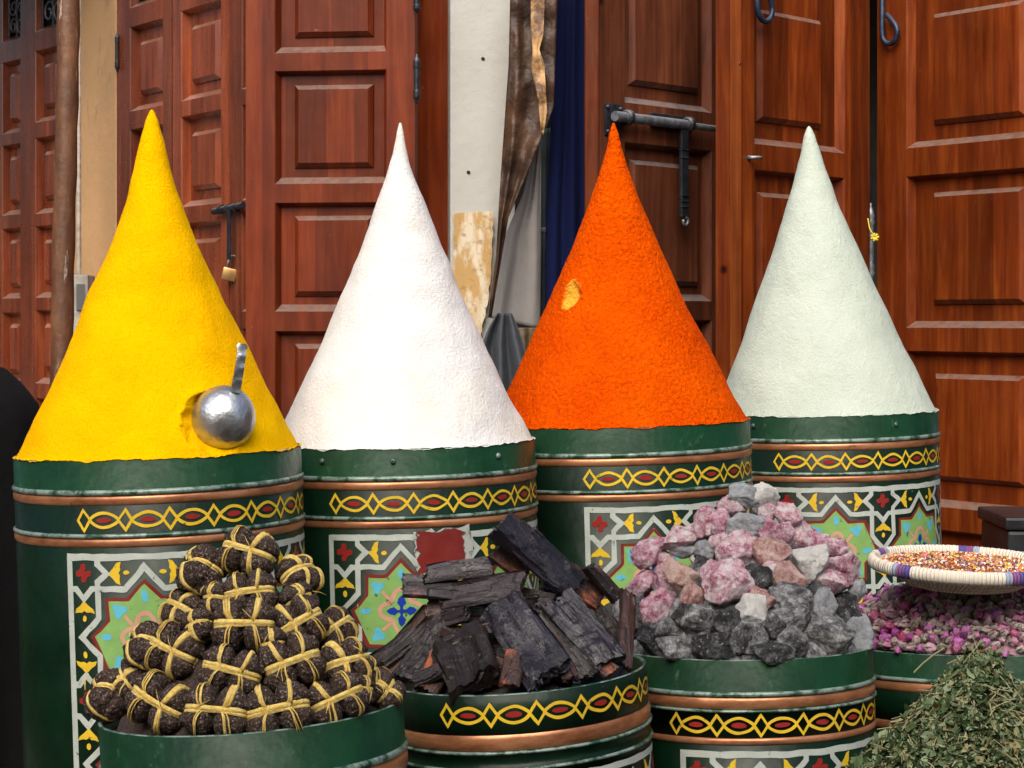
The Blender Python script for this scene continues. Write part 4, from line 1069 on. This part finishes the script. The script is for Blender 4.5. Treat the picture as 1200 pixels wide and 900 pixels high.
def rock_mesh(sd, w_, h2, d2):
    random.seed(sd); bm = bmesh.new(); pts = []
    for k in range(17):
        z = random.uniform(-1, 1); a = random.uniform(0, 2 * math.pi); rr = math.sqrt(1 - z * z); v = Vector((rr * math.cos(a), rr * math.sin(a), z)) * random.uniform(.86, 1.04)
        # squarish
        m_ = (abs(v.x) ** 3 + abs(v.y) ** 3 + abs(v.z) ** 3) ** (1 / 3); v = v / m_ * (.55 + .45 * m_)
        pts.append(bm.verts.new(v))
    bmesh.ops.convex_hull(bm, input=bm.verts)
    bmesh.ops.delete(bm, geom=[v for v in bm.verts if not v.link_faces], context='VERTS')
    bmesh.ops.bevel(bm, geom=bm.edges[:], offset=.035, segments=1, affect='EDGES', profile=.5)
    bmesh.ops.triangulate(bm, faces=bm.faces)
    for _ in range(2): bmesh.ops.subdivide_edges(bm, edges=[e for e in bm.edges if e.calc_length() > .16], cuts=1, use_grid_fill=True); bmesh.ops.triangulate(bm, faces=bm.faces)
    bmesh.ops.subdivide_edges(bm, edges=bm.edges[:], cuts=1, use_grid_fill=True)
    xs = [v.co.x for v in bm.verts]; zs = [v.co.z for v in bm.verts]; kx_ = 2 / (max(xs) - min(xs)); kz_ = 2 / (max(zs) - min(zs))
    for v in bm.verts:
        d = v.co.normalized(); v.co += d * (.075 * fbm(v.co, 3.2, 4, sd) - .06 * abs(fbm(v.co, 5, 2, sd + 4)))
        v.co = Vector((v.co.x * w_ * kx_, v.co.y * d2, v.co.z * h2 * kz_))
    for f in bm.faces: f.smooth = True
    for e in bm.edges:
        if len(e.link_faces) == 2 and e.calc_face_angle(0) > R_(24): e.smooth = False
    me = bpy.data.meshes.new('mineral_rock'); bm.to_mesh(me); bm.free(); return me
hM = heap_fn(dM, (882, 590), 1.0, 1.5)
ML = [(869, 576, 36, 26, 'l', 'pale grey rock at the very top left of the rock heap'), (896, 585, 32, 34, 'w', 'pointed white rock standing at the heap top'),
 (854, 590, 32, 28, 'p', 'pink rock just below the pale grey top one'), (840, 613, 36, 46, 'm', 'deep red and pink upright rock near the top left'),
 (821, 612, 32, 40, 'p', 'light pink rock left of the deep red upright one'), (875, 613, 48, 32, 'l', 'blue grey slanted rock below the white top one'),
 (925, 600, 34, 28, 'p', 'pale pink rock right of the white pointed one'), (918, 624, 30, 30, 'm', 'dark pink rock under the pale pink upper right one'),
 (945, 621, 40, 34, 'p', 'large pink rock on the upper right slope'), (785, 626, 44, 26, 'p', 'flat pink rock on the upper left shoulder'),
 (760, 645, 40, 34, 'm', 'purplish rock below the flat left shoulder one'), (797, 641, 28, 20, 'l', 'small light grey rock between pink ones at the left'),
 (825, 644, 26, 24, 'l', 'small grey rock left of the big central pink one'), (865, 642, 54, 44, 'p', 'big pink rock in the upper middle of the heap'),
 (907, 646, 44, 42, 'b', 'square brownish pink rock right of the upper middle'), (962, 639, 42, 34, 'm', 'pink rock on the right slope above the white one'),
 (947, 657, 42, 44, 'w', 'large round white rock on the right slope'), (990, 663, 44, 36, 'p', 'pink rock at the far right edge of the heap'),
 (800, 664, 50, 40, 't', 'tan pink rock on the left with a flat face'), (779, 682, 40, 50, 'm', 'tall lilac pink rock on the left slope'),
 (745, 680, 36, 36, 'm', 'magenta rock at the far left edge of the heap'), (851, 687, 56, 56, 'p', 'largest pink pointed rock at the heap centre'),
 (833, 668, 28, 26, 'm', 'small rose rock above left of the largest pink one'), (921, 673, 52, 34, 'b', 'wide brown red rock below the square one'),
 (888, 675, 34, 32, 'd', 'dark rock between the pink ones in the middle'), (974, 688, 50, 44, 'p', 'rosy rock on the right above the grey layer'),
 (766, 713, 40, 50, 'm', 'speckled magenta rock low on the left slope'), (810, 696, 32, 36, 'b', 'brownish rock left of the largest pink one'),
 (733, 712, 40, 48, 'g', 'brown grey rock bulging past the left rim'), (815, 725, 36, 38, 'g', 'grey rock below left of the largest pink one'),
 (853, 728, 44, 34, 'd', 'dark angular rock under the largest pink one'), (882, 712, 34, 32, 'w', 'small whitish rock low in the middle'),
 (926, 697, 50, 32, 'g', 'wide grey rock under the brown red one'), (924, 723, 54, 28, 'g', 'flat speckled grey rock in the lower middle'),
 (964, 709, 34, 42, 'l', 'upright blue grey rock right of the flat speckled one'), (996, 718, 40, 50, 'd', 'large dark rock at the right edge near the rim'),
 (1008, 694, 22, 32, 'l', 'small pale rock above the large dark one at the right edge'), (883, 745, 46, 38, 'g', 'grey rock near the rim at the centre'),
 (838, 754, 56, 42, 'd', 'black triangular rock on the rim left of centre'), (790, 760, 52, 30, 'g', 'pale speckled grey rock on the left rim'),
 (930, 750, 36, 36, 'g', 'small grey rock on the rim right of centre'), (972, 743, 64, 42, 'g', 'wide dark grey rock on the right rim'),
 (1010, 742, 34, 46, 'l', 'light blue grey rock at the rightmost end of the rim'), (902, 766, 46, 24, 'd', 'flat dark rock lowest at the centre of the rim'),
 (760, 748, 38, 40, 'd', 'dark rock behind the upright bark stick at the left rim'), (868, 746, 26, 36, 'd', 'narrow dark rock between the black triangular and grey ones'),
 (894, 699, 30, 28, 'b', 'small red brown rock above the whitish low one'), (746, 726, 30, 30, 'd', 'small shadowed rock low at the left under the magenta ones'),
 (800, 720, 30, 30, 'd', 'small black rock in the gap below the tan rock'),
 (842, 634, 26, 24, 'p', 'small pink rock wedged left of the big upper middle pink one'),
 (896, 616, 28, 24, 'm', 'small rose rock just below and right of the slanted blue grey one'),
 (903, 596, 24, 22, 'p', 'small pale pink rock tucked under the white pointed one'),
 (812, 622, 24, 22, 'p', 'small pink rock at the left below the light pink top left one'),
 (776, 658, 28, 26, 'p', 'small pale pink rock between the purplish and the tan one'),
 (984, 640, 26, 24, 'p', 'small pink rock high on the right edge of the slope'),
 (905, 668, 26, 24, 'p', 'small pink rock between the square brownish and wide brown red ones'),
 (955, 693, 28, 26, 'd', 'small black rock under the rosy right one'),
 (778, 738, 30, 28, 'g', 'small grey rock above the pale speckled left rim rock'),
 (728, 738, 32, 36, 'd', 'dark rock low at the far left outside the bark stick'),
 (988, 752, 28, 24, 'd', 'small black rock on the rim between the wide grey and blue grey ones'),
 (908, 734, 28, 26, 'd', 'small dark rock beside the flat speckled lower middle one')]
for i, (x, y, w_, h2, mk, lb) in enumerate(ML):
    q = hM[3](x, y); nn = hM[4](q); k = q.y / F / 2
    me = rock_mesh(300 + i * 13, w_ * k * 1.10, h2 * k * 1.12, (w_ + h2) / 2 * k * 1.0); me.materials.append(RK[mk])
    o = obj('mineral_rock', me); o.location = q - nn * (w_ + h2) / 2 * k * (.05 if mk == 'w' else .33); o.rotation_euler = (0, R_(random.uniform(-14, 14)), 0)
    tag(o, lb, 'rock', 'pink and grey mineral rocks heaped in the drum')
filler('rock_rubble', 'small dark rubble filling the drum under the rocks', 'rubble', hM, RK['g'], .034, .02, 30, 9)

# ---- rosebuds
def bud_mesh(sd, petal, sep, open_=False):
    random.seed(sd); prof = []; V, Fc, mi = [], [], []; n_ = 12; m_ = 9
    for j in range(m_):
        t = j / (m_ - 1); r_ = (math.sin(math.pi * min(1, t * .93 + .05)) ** .8) * (.42 if not open_ else .5) * (1 - .25 * t); z = t * 1.25 - .55
        for k in range(n_):
            a = 2 * math.pi * k / n_; lob = 1 + .16 * math.sin(3 * a + t * 4 + sd) + .08 * math.sin(7 * a + sd)
            V.append((r_ * lob * math.cos(a), r_ * lob * math.sin(a), z))
    for j in range(m_ - 1):
        for k in range(n_): Fc.append((j * n_ + k, j * n_ + (k + 1) % n_, (j + 1) * n_ + (k + 1) % n_, (j + 1) * n_ + k)); mi.append(1 if j < 3 else 0)
    Fc.append(tuple(range(n_))[::-1]); mi.append(1); Fc.append(tuple((m_ - 1) * n_ + k for k in range(n_))); mi.append(0)
    # sepals / loose petals
    for s in range(5):
        a = s * 1.257 + random.uniform(-.2, .2); r1 = .36 if not open_ else .45; up_ = random.uniform(.25, .75); b = len(V); w_ = .22 if not open_ else .34
        for (rr, ww, z) in ((.18, w_ * .5, -.5), (r1 + .08, w_, -.1), (r1 + (.12 if open_ else .06), w_ * .7, up_ * .6), (r1 * .8 + (.25 if open_ else 0), .03, up_)):
            c_, s2 = math.cos(a), math.sin(a); V.append((rr * c_ - ww * s2, rr * s2 + ww * c_, z)); V.append((rr * c_ + ww * s2, rr * s2 - ww * c_, z))
        for q in range(3): Fc.append((b + 2 * q, b + 2 * q + 1, b + 2 * q + 3, b + 2 * q + 2)); mi.append(0 if open_ else 1)
    return mesh_of('rosebud', V, Fc, [petal, sep], mi)
def petal_mat(name, a, b): 
    n = N(name); n.col(n.mix(n.rnd, a, b)); n.set(.6, 0, .3); n.bump(n.noise(6, 3), .1, .5); return n.m
PT1 = petal_mat('purple_petal', (.44, .07, .36), (.72, .30, .60)); PT2 = petal_mat('pink_petal', (.50, .07, .20), (.74, .34, .52)); PT3 = petal_mat('faded_petal', (.56, .32, .44), (.66, .54, .48))
SP1 = petal_mat('grey_sepal', (.26, .24, .17), (.44, .38, .34)); 
BUDS = [bud_mesh(1, PT1, SP1), bud_mesh(2, PT2, SP1), bud_mesh(3, PT3, SP1), bud_mesh(7, PT3, SP1), bud_mesh(8, PT3, PT3), bud_mesh(9, SP1, SP1), bud_mesh(4, PT1, SP1, True), bud_mesh(5, PT3, SP1, False), bud_mesh(6, PT2, PT3, True)]
hR = heap_fn(dR, (1140, 683), 1.0, 3.6)
random.seed(99); cnt = 0; taken = []
def bud_at(x, y, z, nn, sc_, first):
    o = obj('rosebud', random.choice(BUDS)); d = (nn + Vector((random.uniform(-1.3, 1.3), random.uniform(-1.3, .6), random.uniform(-.9, .5)))).normalized()
    o.location = (x, y, z); o.rotation_euler = d.to_track_quat('Z', 'Y').to_euler(); o.scale = [sc_ * random.uniform(.85, 1.15) for _ in range(3)]
    return tag(o, 'small dried purple and grey rosebud in the heap below the woven basket', 'rosebud', 'dried rosebuds heaped in the drum')
base, rr_, surf, hit, nrm, hc = hR
tries = 0
while cnt < 300 and tries < 30000:
    tries += 1
    px, py = random.uniform(1003, 1206), random.uniform(664, 766); q = hit(px, py)
    if math.hypot(q.x - base.x, q.y - base.y) > rr_ - .006 or q.y > base.y + .02: continue
    if any((q - t).length < .0142 for t in taken): continue
    taken.append(q); bud_at(q.x, q.y, surf(q.x, q.y) + random.uniform(-.004, .004), nrm(q), random.uniform(.0185, .0245), cnt == 0); cnt += 1
FILL = simple('mauve_crumb', (.30, .10, .20), .7, 0, (.30, .25, .19), 70, .004, 90)
filler('loose_petals', 'dull purple petals and buds filling the drum under the rosebuds', 'petals', hR, FILL, .008, .008, 60, 3)

# ---- woven basket and its mix
bk_c = P(1128, 668, 4.02)
rbk = root('woven_basket', 'shallow woven straw basket with purple bands on the rosebuds', 'basket', bk_c + Vector((0, 0, -.032)), (R_(2.5), R_(.8), R_(20)))
n = N('basket_straw'); sx_ = n.new('ShaderNodeSeparateXYZ'); n.lk(n.obj, sx_.inputs[0])
at2 = n.math('ARCTAN2', sx_.outputs[0], sx_.outputs[1]); 
st_ = n.math('SINE', n.math('ADD', n.math('MULTIPLY', at2, 95), n.math('MULTIPLY', sx_.outputs[2], 420)))
c = n.mix(n.ramp(st_, [(.2, 0), (.6, 1)]), (.52, .42, .28), (.78, .70, .56)); c = n.mix(n.ramp(n.noise(40, 4), [(.4, 0), (.7, .6)]), c, (.5, .38, .24)); n.col(c); n.set(.75); n.bump(st_, .0018); STRAW = n.m
n = N('rim_straw'); sx_ = n.new('ShaderNodeSeparateXYZ'); n.lk(n.obj, sx_.inputs[0]); at2 = n.math('ARCTAN2', sx_.outputs[0], sx_.outputs[1])
st_ = n.math('SINE', n.math('MULTIPLY', at2, 150))
cream = n.mix(n.noise(30, 4), (.66, .58, .46), (.78, .72, .62))
# purple and blue wraps, repeated round the rim
fr_ = n.math('FRACT', n.math('ADD', n.math('MULTIPLY', at2, 5 / (2 * math.pi)), .40))
c = n.mix(n.ramp(fr_, [(.80, 0), (.805, 1)]), cream, (.09, .06, .24)); c = n.mix(n.ramp(fr_, [(.875, 0), (.88, 1)]), c, (.20, .07, .20)); c = n.mix(n.ramp(fr_, [(.94, 0), (.945, 1)]), c, (.30, .36, .48))
n.col(c); n.set(.7); n.bump(st_, .0010); RIMS = n.m
R0 = .178; pr = [(.001, 0), (.09, 0)]; mi = [0]
rows = 5
for q in range(rows):
    for k in range(6):
        t = k / 5 * math.pi; f = (q + k / 5) / rows; pr.append((.095 + (R0 - .004 - .095) * f ** .8 + .004 * math.sin(t), f * .045))
pr_in = [(R0 - .012, .045), (R0 - .04, .034), (.001, .030)]
vs_, fs, _ = lathe(pr + pr_in, 120, None, False, False); obj('basket_bowl', mesh_of('basket_bowl', vs_, fs, STRAW), rbk)
V, Fc = [], []; nn_ = 260
for k in range(nn_):
    a = 2 * math.pi * k / nn_; rr = .0112 + .0005 * math.sin(k * 2.4)
    for j in range(10):
        b = 2 * math.pi * j / 10; rad_ = R0 - .002 + rr * .85 * math.cos(b); V.append((rad_ * math.sin(a), rad_ * math.cos(a), .043 + rr * math.sin(b) * 1.2))
for k in range(nn_):
    for j in range(10): Fc.append((k * 10 + j, ((k + 1) % nn_) * 10 + j, ((k + 1) % nn_) * 10 + (j + 1) % 10, k * 10 + (j + 1) % 10))
obj('basket_rim', mesh_of('basket_rim', V, Fc, RIMS), rbk)
n = N('petal_mix'); rp = n.island(); rm = n.ramp(rp, [(0, (.75, .20, .02)), (.2, (.70, .62, .50)), (.4, (.12, .04, .14)), (.55, (.85, .42, .03)), (.7, (.60, .10, .12)), (.82, (.72, .66, .6)), (.92, (.65, .5, .08))])
n.t.nodes[-1].color_ramp.interpolation = 'CONSTANT'; n.col(rm); n.set(.7); MIXM = n.m
V, Fc = [], []; random.seed(5)
for k in range(4200):
    a = random.uniform(0, 2 * math.pi); r_ = (R0 - .014) * math.sqrt(random.random()); c_ = Vector((r_ * math.cos(a), r_ * math.sin(a), .036 + .016 * (1 - (r_ / R0) ** 2) + random.uniform(0, .004)))
    e = Euler([random.uniform(-1, 1), random.uniform(-1, 1), random.uniform(0, 6)]).to_matrix(); s = random.uniform(.0022, .0048); b = len(V)
    for p in ((-1, -.45, 0), (0, -.6, .35), (1, 0, 0), (0, .6, .35), (-1, .45, 0)): V.append(c_ + e @ (Vector(p) * s))
    Fc.append((b, b + 1, b + 3, b + 4)); Fc.append((b + 1, b + 2, b + 3))
me = mesh_of('petal_mix', V, Fc, MIXM); o = obj('petal_mix', me); o.location = rbk.location; o.rotation_euler = rbk.rotation_euler
tag(o, 'orange white and purple petal mix filling the woven basket', 'petal mix', None, 'stuff')

# ---- herb heap in the right foreground
n = N('dried_herb'); rp = n.island(); rm = n.ramp(rp, [(0, (.015, .030, .008)), (.3, (.045, .075, .022)), (.55, (.10, .145, .065)), (.78, (.24, .30, .18)), (.93, (.20, .17, .07)), (1, (.34, .33, .19))]); n.col(rm); n.set(.75, 0, .3); HERB = n.m
n = N('herb_stem'); rp = n.island(); n.col(n.ramp(rp, [(0, (.20, .20, .08)), (.6, (.36, .33, .18)), (1, (.30, .19, .10))])); n.set(.7); STEM = n.m
hc_ = P(1146, 950, 3.25); ap = P(1135, 756, 3.25); RH = .262
tub = root('herb_tub', 'low green tub under the heap of dried herbs', 'tub', (hc_.x, hc_.y, 0))
bm_v, bm_f, _ = lathe([(.001, 0), (RH - .01, 0), (RH, .01), (RH, hc_.z - .03), (RH + .006, hc_.z - .02), (RH + .006, hc_.z - .01), (RH - .006, hc_.z - .01), (RH - .006, hc_.z - .06), (.001, hc_.z - .06)], 96, None, False, False)
obj('tub_body', mesh_of('tub_body', bm_v, bm_f, G_BODY), tub)
V, Fc, mi = [], [], []; random.seed(17)
hh = ap.z - hc_.z
def hs(r_): t = r_ / RH; return hh * max(0, (1 - t)) ** 1.05 if t < 1 else 0
nk = 64
V.append(Vector((hc_.x, hc_.y, hc_.z + hh * .93)))
for j in range(1, 25):
    for k in range(nk):
        a = 2 * math.pi * k / nk; r_ = (RH - .008) * j / 24; p = Vector((hc_.x + r_ * math.cos(a), hc_.y + r_ * math.sin(a), hc_.z + hs(r_) - .016)); p.z += .01 * fbm(p, 30, 2); V.append(p)
for k in range(nk): Fc.append((0, 1 + k, 1 + (k + 1) % nk)); mi.append(0)
for j in range(23):
    for k in range(nk): a = 1 + j * nk; Fc.append((a + k, a + nk + k, a + nk + (k + 1) % nk, a + (k + 1) % nk)); mi.append(0)
for k in range(15000):
    a = random.uniform(math.pi * .95, math.pi * 2.05) if random.random() < .85 else random.uniform(0, 6.28); r_ = RH * math.sqrt(random.random()) * .99
    c_ = Vector((hc_.x + r_ * math.cos(a), hc_.y + r_ * math.sin(a), hc_.z + hs(r_) + random.uniform(-.012, .008))); c_.z += .012 * fbm(c_, 22, 2, 3)
    sl = Vector((math.cos(a) * .8, math.sin(a) * .8, .75)).normalized(); d = (sl + Vector([random.gauss(0, .75) for _ in range(3)])).normalized()
    e = d.to_track_quat('Z', 'Y').to_matrix() @ Euler((0, 0, random.uniform(0, 6.28))).to_matrix(); s = .0035 + .011 * random.random() ** 2; el = random.uniform(.22, .65); cu = random.uniform(-.6, .6); b = len(V)
    for (x, y, z) in ((-1, 0, cu * .5), (-.4, -el, 0), (-.4, el, .1), (.0, 0, -.22), (.4, -el * .85, cu * .3), (.4, el * .85, -.1), (1.1, 0, cu)): V.append(c_ + e @ (Vector((x, y, z)) * s))
    Fc += [(b, b + 1, b + 3, b + 2), (b + 1, b + 4, b + 3), (b + 2, b + 3, b + 5), (b + 3, b + 4, b + 6, b + 5)]; mi += [0] * 4
def stem(c_, d, L, r_):
    b = len(V); t = d.normalized(); u_ = t.cross(Vector((.3, .2, 1))).normalized(); v_ = t.cross(u_); bend = Vector([random.uniform(-.2, .2) for _ in range(3)])
    for q in range(4):
        p = c_ + t * L * (q / 3 - .5) + bend * L * ((q / 3 - .5) ** 2)
        for k in range(4): an = k * math.pi / 2; V.append(p + (u_ * math.cos(an) + v_ * math.sin(an)) * r_)
    for q in range(3):
        for k in range(4): Fc.append((b + q * 4 + k, b + q * 4 + (k + 1) % 4, b + q * 4 + 4 + (k + 1) % 4, b + q * 4 + 4 + k)); mi.append(1)
for k in range(650):
    a = random.uniform(math.pi * .9, math.pi * 2.1); r_ = RH * math.sqrt(random.random()) * .97; c_ = Vector((hc_.x + r_ * math.cos(a), hc_.y + r_ * math.sin(a), hc_.z + hs(r_) + random.uniform(-.002, .010)))
    tg = Vector((-math.sin(a), math.cos(a), 0)) * random.uniform(-1, 1) + Vector((math.cos(a), math.sin(a), -.75)) * random.uniform(-1, 1) + Vector([random.gauss(0, .25) for _ in range(3)])
    stem(c_, tg, random.uniform(.012, .05), random.uniform(.0005, .0011))
stem(P(1088, 772, 3.22), P(1102, 764, 3.22) - P(1066, 793, 3.22), .062, .0013)
me = mesh_of('dried_herbs', V, Fc, [HERB, STEM], mi, False)
tag(obj('dried_herbs', me), 'pointed heap of dried green herb leaves at the lower right', 'herbs', None, 'stuff')

# ---- black cloth at the far left, black box at the right
BLK = cloth('black_cloth', (.002, .002, .0025), (.004, .004, .0045))
V, Fc = [], []; nn_ = 60; cx_, cy_ = -1.135, 4.35
for j in range(41):
    t = j / 40; z = 1.42 * (1 - t) ; rr = .115 * min(1, math.sqrt(t * 9 + .0001)) + .13 * t
    if t < .1: z = 1.42 - t * 1.0
    else: z = 1.32 * (1 - (t - .1) / .9)
    for k in range(nn_):
        a = 2 * math.pi * k / nn_; f = 1 + .10 * t * math.sin(9 * a + 2 * t) + .04 * math.sin(4 * a); V.append((cx_ + rr * f * math.cos(a), cy_ + rr * f * math.sin(a), z))
for j in range(40):
    for k in range(nn_): Fc.append((j * nn_ + k, (j + 1) * nn_ + k, (j + 1) * nn_ + (k + 1) % nn_, j * nn_ + (k + 1) % nn_))
Fc.append(tuple(range(nn_)))
tag(obj('black_cloth', mesh_of('black_cloth', V, Fc, BLK)), 'black cloth hanging over a post at the left edge beside the yellow drum', 'cloth')
a_ = P(1181, 606, 5.2)
bb = root('black_crate', 'black plastic box cut off by the right edge behind the basket', 'box', (a_.x, 5.2, 0))
PLB = simple('black_plastic', (.012, .013, .015), .35, 0, (.03, .032, .036), 12)
bm = bmesh.new(); box(bm, 0, .4, 0, .3, 0, a_.z - .035, .01); bm_obj('crate_body', bm, PLB, bb)
bm = bmesh.new(); box(bm, -.008, .41, -.008, .31, a_.z - .033, a_.z, .008); bm_obj('crate_rim', bm, PLB, bb)
